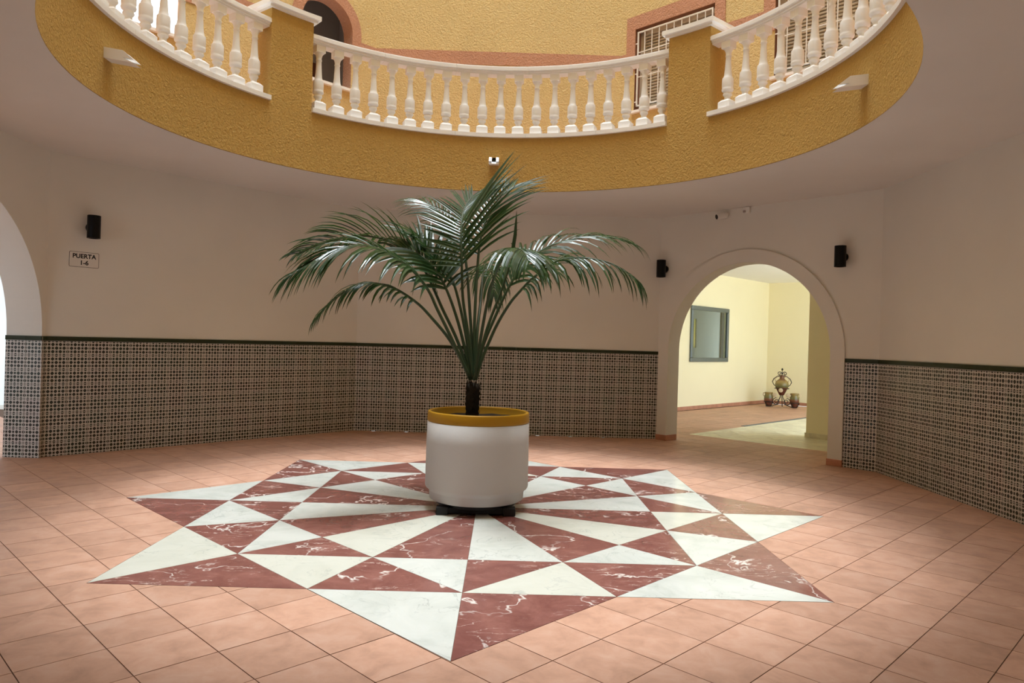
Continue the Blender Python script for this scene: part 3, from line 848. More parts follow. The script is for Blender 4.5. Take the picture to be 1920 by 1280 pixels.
uo0, uo1 = w1u(-1.07), w1u(1.73)
dado(wall_left, P1, uo1, L1)
dado(wall_left, P1, 0, uo0)
# far jamb of the left archway, tiled through its depth
J0 = P1(uo1, 0); nn = PLN['1'][0]; tt = (V12 - V81).normalized()
dado(wall_left, lambda u, z, w=0.0: J0 + nn * (0.35 - u) + tt * w + Vector((0, 0, z)), 0.0, 0.35 + TT)

# ------------------------------------------------------------------ pillars, balustrades
def pillar(mid, half, label):
    t = tag(empty('balustrade_pillar', (RING * math.cos(rad(mid)), RING * math.sin(rad(mid)), SILL)), label, 'pillar', 'square pillars of the gallery balustrade')
    off = Matrix.Translation(-Vector(t.location))
    mb = MB(); arc_box(mb, RING, RING + 0.36, mid - half, mid + half, SILL, 4.63, 4)
    o = mb.build('shaft', M['mustard'], t); o.matrix_parent_inverse = off
    mb = MB(); x = 1.1
    arc_box(mb, RING - 0.03, RING + 0.39, mid - half - 0.7, mid + half + 0.7, 4.63, 4.655, 4)
    arc_box(mb, RING - 0.06, RING + 0.42, mid - half - 1.2, mid + half + 1.2, 4.655, 4.70, 4)
    o = mb.build('coping', M['white'], t); o.matrix_parent_inverse = off
pillar(135.0, 4.75, 'mustard pillar with white coping between the left and middle balustrades')
pillar(43.55, 4.85, 'mustard pillar with white coping between the middle and right balustrades')

def baluster_mesh():
    b = MB()
    h = 0.067
    b.bx(-h, h, -h, h, 0.0, 0.088)
    # chamfered top of the foot block
    lo = [(-h, -h), (h, -h), (h, h), (-h, h)]; q = 0.040
    hi = [(-q, -q), (q, -q), (q, q), (-q, q)]
    b.add([(x, y, 0.088) for x, y in lo] + [(x, y, 0.114) for x, y in hi], [(0, 1, 5, 4), (1, 2, 6, 5), (2, 3, 7, 6), (3, 0, 4, 7), (4, 5, 6, 7)])
    b.smooth = True
    pr = [(0.034, 0.108), (0.030, 0.125), (0.032, 0.147), (0.044, 0.160), (0.047, 0.170), (0.044, 0.180), (0.040, 0.188), (0.041, 0.197), (0.056, 0.203), (0.0605, 0.216), (0.059, 0.230), (0.0555, 0.238), (0.058, 0.246), (0.0585, 0.300), (0.057, 0.332), (0.054, 0.340), (0.046, 0.347), (0.0395, 0.372), (0.0345, 0.42), (0.030, 0.50), (0.0275, 0.556), (0.032, 0.560), (0.032, 0.571), (0.0275, 0.575), (0.030, 0.60), (0.037, 0.622), (0.050, 0.640), (0.052, 0.644)]
    b.lathe(pr, 20)
    b.smooth = False
    b.bx(-0.053, 0.053, -0.053, 0.053, 0.642, 0.722)
    return b.mesh('baluster', M['white'])
BAL = baluster_mesh()
RB = 3.025
def balustrade(a0, a1, n, label, first):
    """from angle a0 to a1, n balusters, the first at angle first, going clockwise"""
    mid = (a0 + a1) / 2
    t = tag(empty('balustrade', (RB * math.cos(rad(mid)), RB * math.sin(rad(mid)), SILL)), label, 'balustrade', 'curved white balustrades of the gallery')
    off = Matrix.Translation(-Vector(t.location))
    seg = 5
    for k in range(seg):
        b0 = a0 + (a1 - a0) * k / seg; b1 = a0 + (a1 - a0) * (k + 1) / seg
        g = 0.03
        mb = MB(); arc_box(mb, RING - 0.035, RO + 0.02, b1 + g, b0 - g, SILL, SILL + 0.045, 7)
        o = mb.build('sill_slab', M['white'], t); o.matrix_parent_inverse = off
        mb = MB()
        arc_box(mb, RB - 0.062, RB + 0.062, b1 + g, b0 - g, 4.440, 4.458, 7)
        arc_box(mb, RB - 0.078, RB + 0.078, b1 + g, b0 - g, 4.458, 4.478, 7)
        arc_box(mb, RB - 0.098, RB + 0.098, b1 + g, b0 - g, 4.478, 4.515, 7)
        arc_box(mb, RB - 0.085, RB + 0.085, b1 + g, b0 - g, 4.515, 4.527, 7)
        o = mb.build('rail_section', M['white'], t); o.matrix_parent_inverse = off
    for k in range(n):
        a = first - 4.075 * k
        o = link('baluster', BAL, t); o.matrix_parent_inverse = off
        o.location = (RB * math.cos(rad(a)), RB * math.sin(rad(a)), SILL + 0.045); o.rotation_euler = (0, 0, rad(a))
balustrade(130.25, 48.4, 20, 'curved white balustrade in the middle, behind the palm top', 128.0)
balustrade(38.7, -43.0, 20, 'curved white balustrade at the upper right', 35.6)
balustrade(221.5, 139.75, 20, 'curved white balustrade at the upper left', 219.6)

# rainwater spouts
def spout(a, label):
    t = tag(empty('rain_spout', (RING * math.cos(rad(a)), RING * math.sin(rad(a)), 3.40)), label, 'spout', 'white rain spouts on the mustard ring')
    t.rotation_euler = (0, rad(0), rad(a) + PI)         # local +x points into the opening
    mb = MB(); w = 0.057; L = 0.23; dz = -0.035
    def bar(y0, y1, z0, z1):
        mb.add([(0, y0, z0), (L, y0, z0 + dz), (L, y1, z0 + dz), (0, y1, z0), (0, y0, z1), (L * .62, y0, z1 + dz * .6), (L * .62, y1, z1 + dz * .6), (0, y1, z1)],
               [(0, 3, 2, 1), (4, 5, 6, 7), (0, 1, 5, 4), (1, 2, 6, 5), (2, 3, 7, 6), (3, 0, 4, 7)])
    bar(-w, w, -0.045, -0.020)
    bar(-w, -w + 0.032, -0.020, 0.035); bar(w - 0.032, w, -0.020, 0.035)
    mb.build('trough', M['white'], t)
    mb = MB(); mb.lathe([(0.024, -0.02), (0.024, 0.06), (0.019, 0.06), (0.019, 0.0)], 14, (0, 0, 0.008), (1, 0, 0), True); mb.build('pipe', M['black_plastic'], t)
spout(88.3, 'white spout on the ring wall straight above the palm')
spout(178.6, 'white spout on the ring wall at the upper left')
spout(-1.6, 'white spout on the ring wall at the upper right')

# ------------------------------------------------------------------ plant pot on its dolly
PX, PY = -0.006, 0.0
dolly = tag(empty('plant_dolly', (PX, PY, 0)), 'low black dolly with block feet carrying the white plant pot', 'plant stand')
mb = MB(); mb.lathe([(0.30, 0.040), (0.31, 0.046), (0.31, 0.066), (0.30, 0.070)], 32); mb.build('platform', M['black_plastic'], dolly)
for a in (45, 135, 225, 315):
    mb = MB(); x, y = 0.350 * math.cos(rad(a)), 0.350 * math.sin(rad(a))
    mb.bx(x - 0.045, x + 0.045, y - 0.045, y + 0.045, 0.0006, 0.060)
    bevel(mb.build('foot', M['black_plastic'], dolly), 0.008, 2)
mb = MB(); mb.bx(-0.26, 0.26, -0.27, -0.22, 0.012, 0.05); mb.bx(-0.26, 0.26, 0.22, 0.27, 0.012, 0.05); mb.build('crossbeam', M['black_plastic'], dolly)

pot = tag(empty('plant_pot', (PX, PY, 0.0705)), 'large white round pot with mustard rim standing on the marble star', 'plant pot')
mb = MB(); mb.smooth = True
mb.lathe([(0.30, 0.0), (0.345, 0.004), (0.362, 0.014), (0.365, 0.070), (0.372, 0.078), (0.390, 0.094), (0.396, 0.104), (0.397, 0.115), (0.395, 0.45), (0.392, 0.596), (0.384, 0.598)], 72, cap=False)
bevel_o = mb.build('body', M['pot_white'], pot)
mb = MB(); mb.smooth = True
mb.lathe([(0.384, 0.596), (0.391, 0.599), (0.393, 0.606), (0.391, 0.664), (0.388, 0.672), (0.380, 0.675), (0.368, 0.672), (0.364, 0.664), (0.362, 0.56), (0.0, 0.555)], 72, cap=False)
mb.build('rim', M['pot_yellow'], pot)
mb = MB(); mb.smooth = True
random.seed(3)
rings = [0.0, 0.08, 0.16, 0.24, 0.32, 0.361]
vs, fs = [], []
for i, r in enumerate(rings):
    for k in range(30):
        a = 2 * PI * k / 30; vs.append((r * math.cos(a), r * math.sin(a), 0.618 + random.uniform(-0.006, 0.006)))
for i in range(len(rings) - 1):
    for k in range(30):
        k2 = (k + 1) % 30; fs.append((i * 30 + k, (i + 1) * 30 + k, (i + 1) * 30 + k2, i * 30 + k2))
mb.add(vs, fs); mb.build('soil', M['soil'], pot)

# ------------------------------------------------------------------ palm
palm = tag(empty('potted_palm', (-0.053, 0.0, 0.69)), 'feathery green palm with arching fronds growing in the white pot', 'palm')
poff = Matrix.Translation(-Vector(palm.location))
def pp(o): o.matrix_parent_inverse = poff; return o
mb = MB(); random.seed(5)
prof = []
for k in range(15):
    z = 0.66 + k * 0.02
    prof.append((0.046 + (0.006 if k % 2 else 0.0) + 0.0004 * k, z))
prof.append((0.030, 0.96))
mb.smooth = True
mb.lathe(prof, 16, (-0.056, 0, 0))
mb.smooth = False
# fibrous old leaf bases round the trunk
for k in range(70):
    a = random.uniform(0, 2 * PI); z = random.uniform(0.70, 0.93)
    c = Vector((-0.056, 0, 0)); d = Vector((math.cos(a), math.sin(a), 0)); s = Vector((-d.y, d.x, 0)) * 0.009
    p0 = c + d * 0.046 + Vector((0, 0, z)); p1 = c + d * 0.059 + Vector((0, 0, z + 0.035)); p2 = c + d * 0.061 + Vector((0, 0, z + 0.06))
    mb.add([p0 - s, p0 + s, p1 + s * .7, p1 - s * .7, p2], [(0, 1, 2, 3), (3, 2, 4)])
pp(mb.build('trunk', M['trunk'], palm))

def catmull(pts, n):
    P = [Vector(p) for p in pts]
    P = [P[0] * 2 - P[1]] + P + [P[-1] * 2 - P[-2]]
    out = []
    segs = len(P) - 3
    for i in range(n + 1):
        x = i / n * segs; k = min(int(x), segs - 1); t = x - k
        a, b, c, d = P[k:k + 4]
        out.append(0.5 * ((2 * b) + (c - a) * t + (2 * a - 5 * b + 4 * c - d) * t * t + (3 * b - a - 3 * c + d) * t ** 3))
    return out

def leaflet(root, d, nrm, L, w, droop, curl=0.0):
    """a pointed strip folded along its middle; droop bends it towards the ground"""
    st = [0.0, 0.12, 0.30, 0.50, 0.70, 0.87, 1.0]; wf = [0.30, 0.80, 1.0, 0.92, 0.68, 0.34, 0.02]
    p = root.copy(); dr = d.copy(); vs = []; prev = 0.0
    for s, f in zip(st, wf):
        h = (s - prev) * L
        dr = (dr + Vector((0, 0, -1)) * droop * (s - prev) * (0.4 + 1.6 * s)).normalized()
        p = p + dr * h; prev = s
        sd = dr.cross(nrm)
        sd = sd.normalized() if sd.length > 1e-4 else dr.orthogonal().normalized()
        up = sd.cross(dr).normalized()
        hw = w * f / 2
        vs += [p - sd * hw + up * hw * 0.35, p, p + sd * hw + up * hw * 0.35]
    fs = []
    for i in range(len(st) - 1):
        a = i * 3; fs += [(a, a + 1, a + 4, a + 3), (a + 1, a + 2, a + 5, a + 4)]
    return vs, fs

FR = {
'a': ([(-0.069, 0.0, 0.982), (-0.237, -0.02, 1.275), (-0.4, -0.05, 1.466)], [(-0.502, -0.08, 1.563), (-0.642, -0.15, 1.651), (-0.755, -0.2, 1.684), (-0.865, -0.25, 1.684), (-0.99, -0.3, 1.622), (-1.115, -0.33, 1.512), (-1.195, -0.35, 1.413)]),
'b': ([(-0.077, 0.0, 0.982), (-0.237, -0.05, 1.312), (-0.343, -0.08, 1.516)], [(-0.414, -0.1, 1.658), (-0.526, -0.2, 1.795), (-0.641, -0.28, 1.873), (-0.745, -0.35, 1.923), (-0.852, -0.4, 1.944), (-0.975, -0.45, 1.921), (-1.093, -0.5, 1.866), (-1.219, -0.52, 1.782), (-1.326, -0.55, 1.708)]),
'c': ([(-0.069, 0.01, 0.982), (-0.191, 0.05, 1.288), (-0.312, 0.1, 1.524)], [(-0.382, 0.15, 1.668), (-0.476, 0.2, 1.843), (-0.618, 0.3, 2.0), (-0.803, 0.38, 2.091), (-1.011, 0.45, 2.129), (-1.196, 0.5, 2.107), (-1.397, 0.52, 2.045), (-1.566, 0.55, 1.962)]),
'd': ([(-0.057, 0.0, 0.983), (-0.103, 0.0, 1.32), (-0.153, 0.0, 1.607)], [(-0.168, -0.03, 1.851), (-0.179, 0.0, 2.06), (-0.182, 0.08, 2.23), (-0.163, 0.2, 2.353), (-0.104, 0.32, 2.474)]),
'e': ([(-0.048, -0.01, 0.983), (-0.011, -0.05, 1.281), (0.04, -0.15, 1.605)], [(0.099, -0.3, 1.814), (0.154, -0.45, 1.903), (0.201, -0.58, 1.931), (0.239, -0.7, 1.917), (0.271, -0.8, 1.877), (0.289, -0.88, 1.823)]),
'f': ([(-0.036, 0.0, 0.983), (0.013, 0.0, 1.158), (0.109, 0.0, 1.401), (0.205, -0.05, 1.575)], [(0.275, -0.08, 1.665), (0.371, -0.12, 1.771), (0.488, -0.2, 1.856), (0.556, -0.22, 1.904), (0.644, -0.25, 1.92), (0.768, -0.3, 1.918), (0.934, -0.33, 1.882), (1.065, -0.36, 1.809), (1.137, -0.38, 1.743)]),
'g': ([(-0.04, 0.01, 0.982), (0.01, 0.05, 1.24), (0.108, 0.1, 1.495)], [(0.195, 0.12, 1.701), (0.29, 0.15, 1.864), (0.384, 0.2, 1.97), (0.54, 0.25, 2.077), (0.736, 0.3, 2.143), (0.897, 0.35, 2.173), (1.098, 0.4, 2.174), (1.247, 0.42, 2.132)]),
'h': ([(-0.061, 0.01, 0.982), (-0.131, 0.08, 1.361)], [(-0.218, 0.15, 1.69), (-0.296, 0.25, 1.854), (-0.405, 0.35, 2.004), (-0.548, 0.45, 2.11), (-0.693, 0.55, 2.163)]),
'i': ([(-0.053, 0.02, 0.982), (-0.093, 0.15, 1.448)], [(-0.155, 0.35, 1.978), (-0.242, 0.5, 2.208), (-0.363, 0.6, 2.356), (-0.51, 0.7, 2.46), (-0.636, 0.8, 2.512)]),
'j': ([(-0.048, 0.02, 0.982), (-0.035, 0.1, 1.365), (-0.014, 0.3, 1.629)], [(-0.006, 0.5, 1.82), (0.005, 0.7, 1.931), (0.038, 0.9, 1.967), (0.076, 1.05, 1.91), (0.101, 1.15, 1.79), (0.104, 1.2, 1.704)]),
'k': ([(-0.048, 0.02, 0.982), (-0.059, 0.1, 1.448)], [(-0.046, 0.3, 1.976), (-0.017, 0.4, 2.201), (0.045, 0.5, 2.389), (0.156, 0.62, 2.562), (0.249, 0.7, 2.647)]),
'l': ([(-0.065, 0.01, 0.982), (-0.173, 0.05, 1.381)], [(-0.282, 0.08, 1.671), (-0.385, 0.12, 1.838), (-0.496, 0.15, 1.943), (-0.607, 0.2, 1.996), (-0.741, 0.25, 2.011)]),
's': ([(-0.044, 0.0, 0.983), (0.036, 0.02, 1.366), (0.143, 0.05, 1.682)], [(0.219, 0.05, 1.956), (0.239, 0.05, 2.124), (0.243, 0.05, 2.282)]),
}
FP = {   # blade normal, pairs, length left/right, angle at base left/right, angle at tip, lift, droop, width, leaflets as single pieces
 'a': ((0, -0.3, 1), 22, 0.30, 0.34, 50, 50, 12, 0.10, 1.3, 0.028, True),
 'b': ((0.1, -0.45, 1), 36, 0.56, 0.54, 46, 46, 12, 0.12, 1.0, 0.034, True),
 'c': ((0.1, 0.35, 1), 34, 0.50, 0.46, 52, 62, 14, 0.45, 0.7, 0.040, True),
 'd': ((-0.15, -1, 0.25), 30, 0.42, 0.80, 80, 44, 24, 0.05, 0.12, 0.028, True),
 'e': ((0, -0.1, 1), 25, 0.50, 0.44, 70, 66, 30, 0.05, 1.25, 0.038, True),
 'f': ((0, -0.35, 1), 24, 0.42, 0.44, 52, 58, 12, 0.05, 1.6, 0.030, False),
 'g': ((0, -0.35, 1), 26, 0.56, 0.46, 44, 50, 12, 0.18, 0.9, 0.034, False),
 'h': ((0.6, -0.6, 0.8), 16, 0.52, 0.46, 66, 50, 22, 0.35, 0.4, 0.045, False),
 'i': ((0.1, -0.5, 1), 20, 0.46, 0.46, 46, 46, 18, 0.15, 0.8, 0.028, False),
 'j': ((0, 0.3, 1), 22, 0.40, 0.40, 70, 70, 20, 0.0, 1.9, 0.030, False),
 'k': ((-0.3, -0.8, 0.5), 20, 0.34, 0.60, 66, 46, 22, 0.10, 0.35, 0.030, False),
 'l': ((0.3, -0.8, 0.6), 20, 0.46, 0.46, 60, 60, 22, 0.25, 0.6, 0.042, False),
}
random.seed(11)
for key, (pet, rach) in FR.items():
    mb = MB(); mb.smooth = True
    line = catmull(list(pet) + list(rach), 44)
    n = len(line)
    mb.tube(line, [0.0115 * (1 - i / n) ** 0.75 + 0.0022 for i in range(n)], 7)
    if key == 's':
        fr = pp(mb.build('frond', M['stalk'], palm))
        # unopened spear leaf
        b = MB(); tip = [Vector(p) for p in rach]
        t0, t1, t2 = tip[0] - Vector((0.01, 0, 0.06)), tip[1], tip[2] + Vector((0.003, 0, 0.03))
        b.tube([t0, (t0 + t1) / 2, t1, (t1 + t2) / 2, t2], [0.008, 0.015, 0.014, 0.009, 0.001], 6)
        o = b.build('spear_leaf', M['leaf'], fr); o.matrix_parent_inverse = Matrix.Identity(4)
        continue
    fr = pp(mb.build('frond', M['stalk'], palm))
    nrm0, pairs, lenL, lenR, aL, aR, a1, lift, droop, wid, single = FP[key]
    nrm0 = Vector(nrm0)
    fine = catmull(rach, 120)
    bulk = MB()
    for i in range(pairs):
        s = (i + 0.4) / pairs
        k = min(int(s * 120), 118)
        for sd in (-1, 1):
            kk = min(k + (1 if sd > 0 else 0), 118)
            root = fine[kk]; t = (fine[kk + 1] - fine[max(kk - 1, 0)]).normalized()
            nv = (nrm0 - t * t.dot(nrm0)).normalized()
            side = t.cross(nv) * sd
            a0 = aR if sd > 0 else aL
            al = rad(a0 + (a1 - a0) * s ** 0.8 + random.uniform(-5, 5))
            d = (t * math.cos(al) + side * math.sin(al) + nv * (lift + random.uniform(-0.06, 0.06))).normalized()
            base = lenR if sd > 0 else lenL
            L = base * (0.62 + 0.38 * math.sin(PI * min(1, s * 1.7 + 0.05) * 0.5 if s < 0.56 else PI * 0.5)) * (1.0 if s < 0.45 else 1.0 - 0.55 * (s - 0.45) / 0.55)
            L *= random.uniform(0.9, 1.08)
            w = wid * (1.0 if s > 0.1 else 0.85) * (1.0 - 0.5 * s) * random.uniform(0.9, 1.1)
            vs, fs = leaflet(root, d, nv, L, w, droop * random.uniform(0.75, 1.25))
            if single:
                b = MB(); b.smooth = False; b.add([v - root for v in vs], fs)
                o = b.build('leaflet', M['leaf'], fr); o.location = root
            else: bulk.add(vs, fs)
    if not single:
        tag(bulk.build('leaflets', M['leaf'], fr), kind='stuff')

# ------------------------------------------------------------------ wall lamps
def lamp(P, u, z, label, stand=0.105):
    t = tag(empty('wall_lamp', P(u, z)), label, 'lamp', 'black cylinder wall lamps')
    n = (P(0, 0, -1) - P(0, 0)).normalized()
    mb = MB(); mb.smooth = False
    mb.lathe([(0.046, 0.0), (0.048, 0.004), (0.048, 0.026), (0.044, 0.030)], 28, (0, 0, 0), n); mb.build('mounting_disc', M['black'], t)
    mb = MB(); mb.lathe([(0.014, 0.028), (0.014, stand - 0.05)], 14, (0, 0, 0), n); mb.build('arm', M['black'], t)
    c = n * stand
    mb = MB(); mb.lathe([(0.048, -0.100), (0.048, -0.1165), (0.061, -0.1165), (0.062, -0.1155), (0.062, 0.1155), (0.061, 0.1165), (0.048, 0.1165), (0.048, 0.100)], 36, c); mb.build('cylinder_housing', M['black'], t)
    for s in (-1, 1):
        mb = MB(); mb.lathe([(0.001, 0.098 * s), (0.047, 0.099 * s)], 24, c, cap=False); mb.build('lens', M['lens'], t)
lamp(P4, u4 + 0.065, 2.335, 'black cylinder wall lamp left of the archway')
lamp(P4, u4 + 2.500, 2.335, 'black cylinder wall lamp right of the archway')
lamp(P2, (Vector((-4.098, 2.076, 0)) - V12).dot(tangent(PLN['2'][0])), 2.333, 'black cylinder wall lamp above the door sign')

# ------------------------------------------------------------------ sign
us = (Vector((-4.134, 2.042, 0)) - V12).dot(tangent(PLN['2'][0]))
sg = tag(empty('door_sign', P2(us, 1.998)), 'small white sign with black border reading PUERTA 1-6', 'sign')
sg.rotation_euler = (0, 0, math.atan2((P2(1, 0) - P2(0, 0)).y, (P2(1, 0) - P2(0, 0)).x))
def rrect(w, h, r, k=6):
    pts = []
    for cx, cy, a in ((w - r, h - r, 0), (-w + r, h - r, 90), (-w + r, -h + r, 180), (w - r, -h + r, 270)):
        for i in range(k + 1): pts.append((cx + r * math.cos(rad(a + 90 * i / k)), cy + r * math.sin(rad(a + 90 * i / k))))
    return pts
def plate(name, m, pts, y0, y1, hole=None):
    mb = MB(); n = len(pts)
    if hole is None:
        mb.add([(x, y0, z) for x, z in pts] + [(x, y1, z) for x, z in pts], [tuple(range(n)), tuple(reversed(range(n, 2 * n)))] + [(i, n + i, n + (i + 1) % n, (i + 1) % n) for i in range(n)])
    else:
        for i in range(n):
            j = (i + 1) % n
            mb.quad((pts[i][0], y0, pts[i][1]), (hole[i][0], y0, hole[i][1]), (hole[j][0], y0, hole[j][1]), (pts[j][0], y0, pts[j][1]))
            mb.quad((pts[i][0], y0, pts[i][1]), (pts[j][0], y0, pts[j][1]), (pts[j][0], y1, pts[j][1]), (pts[i][0], y1, pts[i][1]))
    return mb.build(name, m, sg)
plate('plate', M['sign'], rrect(0.138, 0.078, 0.013), -0.004, 0.0)
plate('border', M['ink'], rrect(0.138, 0.078, 0.013), -0.0045, -0.002, rrect(0.1345, 0.0745, 0.010))
def text(body, size, x, z, bold=0.0):
    cu = bpy.data.curves.new('lettering', 'FONT'); cu.body = body; cu.size = size; cu.align_x = 'CENTER'; cu.align_y = 'CENTER'; cu.offset = bold
    tmp = bpy.data.objects.new('tmp', cu); COL.objects.link(tmp)
    dg_ = bpy.context.evaluated_depsgraph_get(); dg_.update()
    me = bpy.data.meshes.new_from_object(tmp.evaluated_get(dg_))
    bpy.data.objects.remove(tmp)
    me.transform(Matrix.Rotation(PI / 2, 4, 'X'))
    me.materials.clear(); me.materials.append(M['ink'])
    o = link('lettering', me, sg); o.location = (x, -0.0047, z)
    return o
o = text('PUERTA', 0.062, 0, 0.033, 0.0019); o.scale.x = 0.98
o = text('1-6', 0.062, 0.0, -0.034, 0.0019)

# ------------------------------------------------------------------ security camera and junction box above the archway
ucam = u4 + 0.985
sc_ = tag(empty('security_camera', P4(ucam, 2.995)), 'small white security camera with black lens above the archway', 'camera')
nin = (P4(0, 0, -1) - P4(0, 0)).normalized(); tr = (P4(1, 0) - P4(0, 0)).normalized()
mb = MB(); mb.lathe([(0.034, 0), (0.034, 0.012), (0.028, 0.018)], 20, (0, 0, -0.01), nin); mb.build('base', M['white_metal'], sc_)
mb = MB(); mb.tube([nin * 0.015 + Vector((0, 0, -0.01)), nin * 0.05 + Vector((0, 0, -0.012))], 0.012, 10); mb.build('bracket', M['black_plastic'], sc_)
dirc = (nin * 0.8 - tr * 0.45 + Vector((0, 0, -0.22))).normalized()
mb = MB(); mb.lathe([(0.034, -0.04), (0.040, -0.035), (0.040, 0.095), (0.035, 0.10)], 24, nin * 0.062 + Vector((0, 0, -0.035)), dirc); hs_ = mb.build('housing', M['white_metal'], sc_)
mb = MB(); mb.lathe([(0.031, 0.0995), (0.031, 0.103), (0.01, 0.104)], 20, nin * 0.062 + Vector((0, 0, -0.035)), dirc); mb.build('lens', M['lens'], hs_)
jb = tag(empty('junction_box', P4(u4 + 1.285, 3.005)), 'small white junction box beside the security camera', 'box')
mb = MB(); mb.box(-tr * 0.042 + Vector((0, 0, -0.045)), tr * 0.084, nin * 0.045, (0, 0, 0.078)); bevel(mb.build('case', M['white_metal'], jb), 0.006, 2)
mb = MB(); mb.box(-tr * 0.034 + nin * 0.045 + Vector((0, 0, -0.037)), tr * 0.030, nin * 0.012, (0, 0, 0.028)); mb.build('sensor_window', M['lobby_grey'], jb)

# ------------------------------------------------------------------ grey framed inner window of the hall
mi = tag(empty('inner_window', ab(9.88, HL, 1.548)), 'grey framed inner window on the yellow hall wall, seen through the archway', 'window')
mw, mh, fw = 0.77, 0.572, 0.085
X, Yn, Z = E1, E2, Vector((0, 0, 1))
mb = MB(); mb.box(-X * (mw - fw + .005) - Z * (mh - fw + .005) + Yn * 0.004, X * 2 * (mw - fw + .005), Yn * 0.006, Z * 2 * (mh - fw + .005)); mb.build('pane', M['glass'], mi)
for nm, c0, ln, dv in (('frame_bar', (-mw, -mh), 2 * mw, 'h'), ('frame_bar', (-mw, mh - fw), 2 * mw, 'h'), ('frame_bar', (-mw, -mh + fw), 2 * (mh - fw), 'v'), ('frame_bar', (mw - fw, -mh + fw), 2 * (mh - fw), 'v')):
    mb = MB(); ex, ez = (X * ln, Z * fw) if dv == 'h' else (X * fw, Z * ln)
    mb.box(X * c0[0] + Z * c0[1], ex, Yn * 0.045, ez); bevel(mb.build(nm, M['mirror_frame'], mi), 0.012, 2)

# ------------------------------------------------------------------ clay jars on a wrought iron stand
SB = ab(11.72, -2.86)
st_ = tag(empty('jar_stand', SB), 'scrolled wrought iron stand holding three clay jars in the hall corner', 'stand')
vx = Vector((0.86, -0.50, 0)).normalized()            # the stand faces the archway
vy = Vector((0.50, 0.86, 0))
def S3(x, z, y=0.0): return vx * x + vy * y + Vector((0, 0, z))
def ring(c, r, m, w=0.006, par=st_, nm='ring'):
    mb = MB(); mb.tube([c + vx * r * math.cos(a) + vy * r * math.sin(a) for a in [2 * PI * k / 24 for k in range(25)]], w, 6, False); mb.smooth = True; return mb.build(nm, m, par)
def scroll(cx, cz, r, turns, start, dirn, nm='scroll'):
    mb = MB(); pts = []
    for k in range(40):
        q = k / 39; a = start + dirn * q * turns * 2 * PI; rr = r * (1 - 0.78 * q)
        pts.append(S3(cx + rr * math.cos(a), cz + rr * math.sin(a)))
    mb.smooth = True; mb.tube(pts, 0.008, 6); mb.build(nm, M['iron'], st_)
for s in (-1, 1):
    scroll(s * 0.105, 0.125, 0.085, 1.6, rad(90 if s > 0 else 90), -s)
    scroll(s * 0.055, 0.745, 0.048, 1.3, rad(200 if s > 0 else -20), -s)
    mb = MB(); mb.tube([S3(s * 0.02, 0.30), S3(s * 0.03, 0.22), S3(s * 0.10, 0.06), S3(s * 0.20, 0.02), S3(s * 0.27, 0.05), S3(s * 0.28, 0.10)], 0.009, 6); mb.smooth = True; mb.build('leg', M['iron'], st_)
    mb = MB(); mb.tube([S3(s * 0.10, 0.44), S3(s * 0.17, 0.50), S3(s * 0.20, 0.56), S3(s * 0.17, 0.63), S3(s * 0.09, 0.69), S3(0, 0.71)], 0.009, 6); mb.smooth = True; mb.build('hoop', M['iron'], st_)
    ring(S3(s * 0.27, 0.115), 0.098, M['iron'], 0.007); ring(S3(s * 0.27, 0.016), 0.055, M['iron'], 0.007)
    for k in range(3):
        a = 2 * PI * k / 3
        mb = MB(); mb.tube([S3(s * 0.27 + 0.055 * math.cos(a), 0.016, 0.055 * math.sin(a)), S3(s * 0.27 + 0.098 * math.cos(a), 0.115, 0.098 * math.sin(a))], 0.006, 6); mb.build('basket_rod', M['iron'], st_)
    mb = MB(); mb.lathe([(0.001, 0.0), (0.042, 0.002), (0.046, 0.010), (0.030, 0.020), (0.001, 0.024)], 20, S3(s * 0.135, 0.275, -0.04), -vy); mb.smooth = True; mb.build('medallion', M['jar_dot'], st_)
mb = MB(); mb.tube([S3(0, 0.70), S3(0, 0.81)], 0.007, 6); mb.lathe([(0.001, 0), (0.018, 0.012), (0.022, 0.03), (0.012, 0.05), (0.001, 0.06)], 12, S3(0, 0.81)); mb.build('finial', M['iron'], st_)
ring(S3(0, 0.42), 0.150, M['iron'], 0.008)
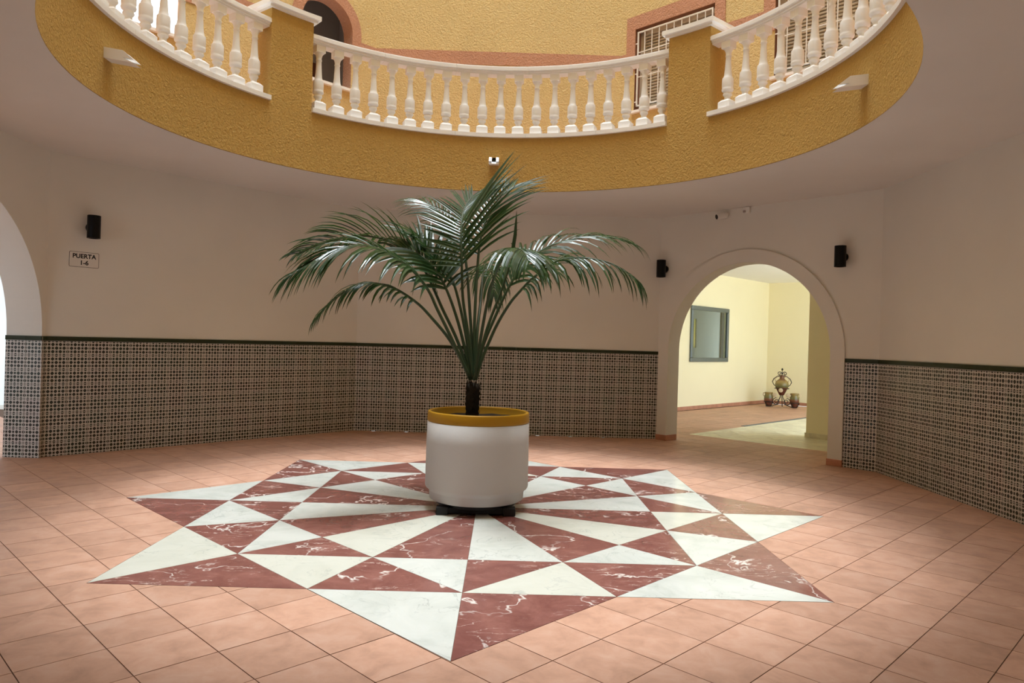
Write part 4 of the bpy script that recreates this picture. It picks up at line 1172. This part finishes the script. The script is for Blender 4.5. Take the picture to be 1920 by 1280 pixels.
mb = MB(); mb.tube([S3(0, 0.30, 0.0), S3(0, 0.16, 0.10), S3(0, 0.012, 0.17)], 0.009, 6); mb.build('leg', M['iron'], st_)
mb = MB(); mb.lathe([(0.001, 0.0), (0.042, 0.002), (0.046, 0.010), (0.030, 0.020), (0.001, 0.024)], 20, S3(0, 0.385, -0.145), -vy); mb.build('medallion', M['jar_dot'], st_)
def jar(pos, prof, scale, label, handles):
    t = tag(empty('clay_jar', pos), label, 'jar', 'glazed clay jars on the iron stand')
    mb = MB(); mb.smooth = True; mb.lathe([(r * scale, z * scale) for r, z in prof], 28, cap=False)
    mb.build('body', M['jar'], t)
    z0, z1, r0, r1 = [h * scale for h in handles]
    for s in (-1, 1):
        mb = MB(); mb.smooth = True
        mb.tube([vx * s * r0 + Vector((0, 0, z0)), vx * s * (r0 + 0.035 * scale) + Vector((0, 0, (z0 + z1) / 2)), vx * s * (r1 + 0.035 * scale) + Vector((0, 0, z1 + 0.01)), vx * s * r1 + Vector((0, 0, z1))], 0.011 * scale, 8); mb.build('handle', M['jar_dot'], t)
big = [(0.001, 0.0), (0.05, 0.0), (0.06, 0.02), (0.10, 0.10), (0.143, 0.19), (0.150, 0.25), (0.135, 0.31), (0.085, 0.355), (0.052, 0.38), (0.050, 0.43), (0.066, 0.455), (0.058, 0.458), (0.042, 0.43), (0.045, 0.38), (0.001, 0.36)]
jar(SB + S3(0, 0.27), big, 0.96, 'large two handled clay jar held in the middle of the iron stand', (0.31, 0.42, 0.13, 0.055))
small = [(0.001, 0.0), (0.055, 0.0), (0.065, 0.02), (0.098, 0.10), (0.105, 0.16), (0.102, 0.22), (0.085, 0.27), (0.086, 0.30), (0.098, 0.325), (0.088, 0.328), (0.075, 0.30), (0.001, 0.28)]
jar(SB + S3(-0.27, 0.022), small, 0.92, 'small squat clay jar on the left arm of the iron stand', (0.22, 0.30, 0.095, 0.085))
jar(SB + S3(0.27, 0.022), small, 0.92, 'small squat clay jar on the right arm of the iron stand', (0.22, 0.30, 0.095, 0.085))
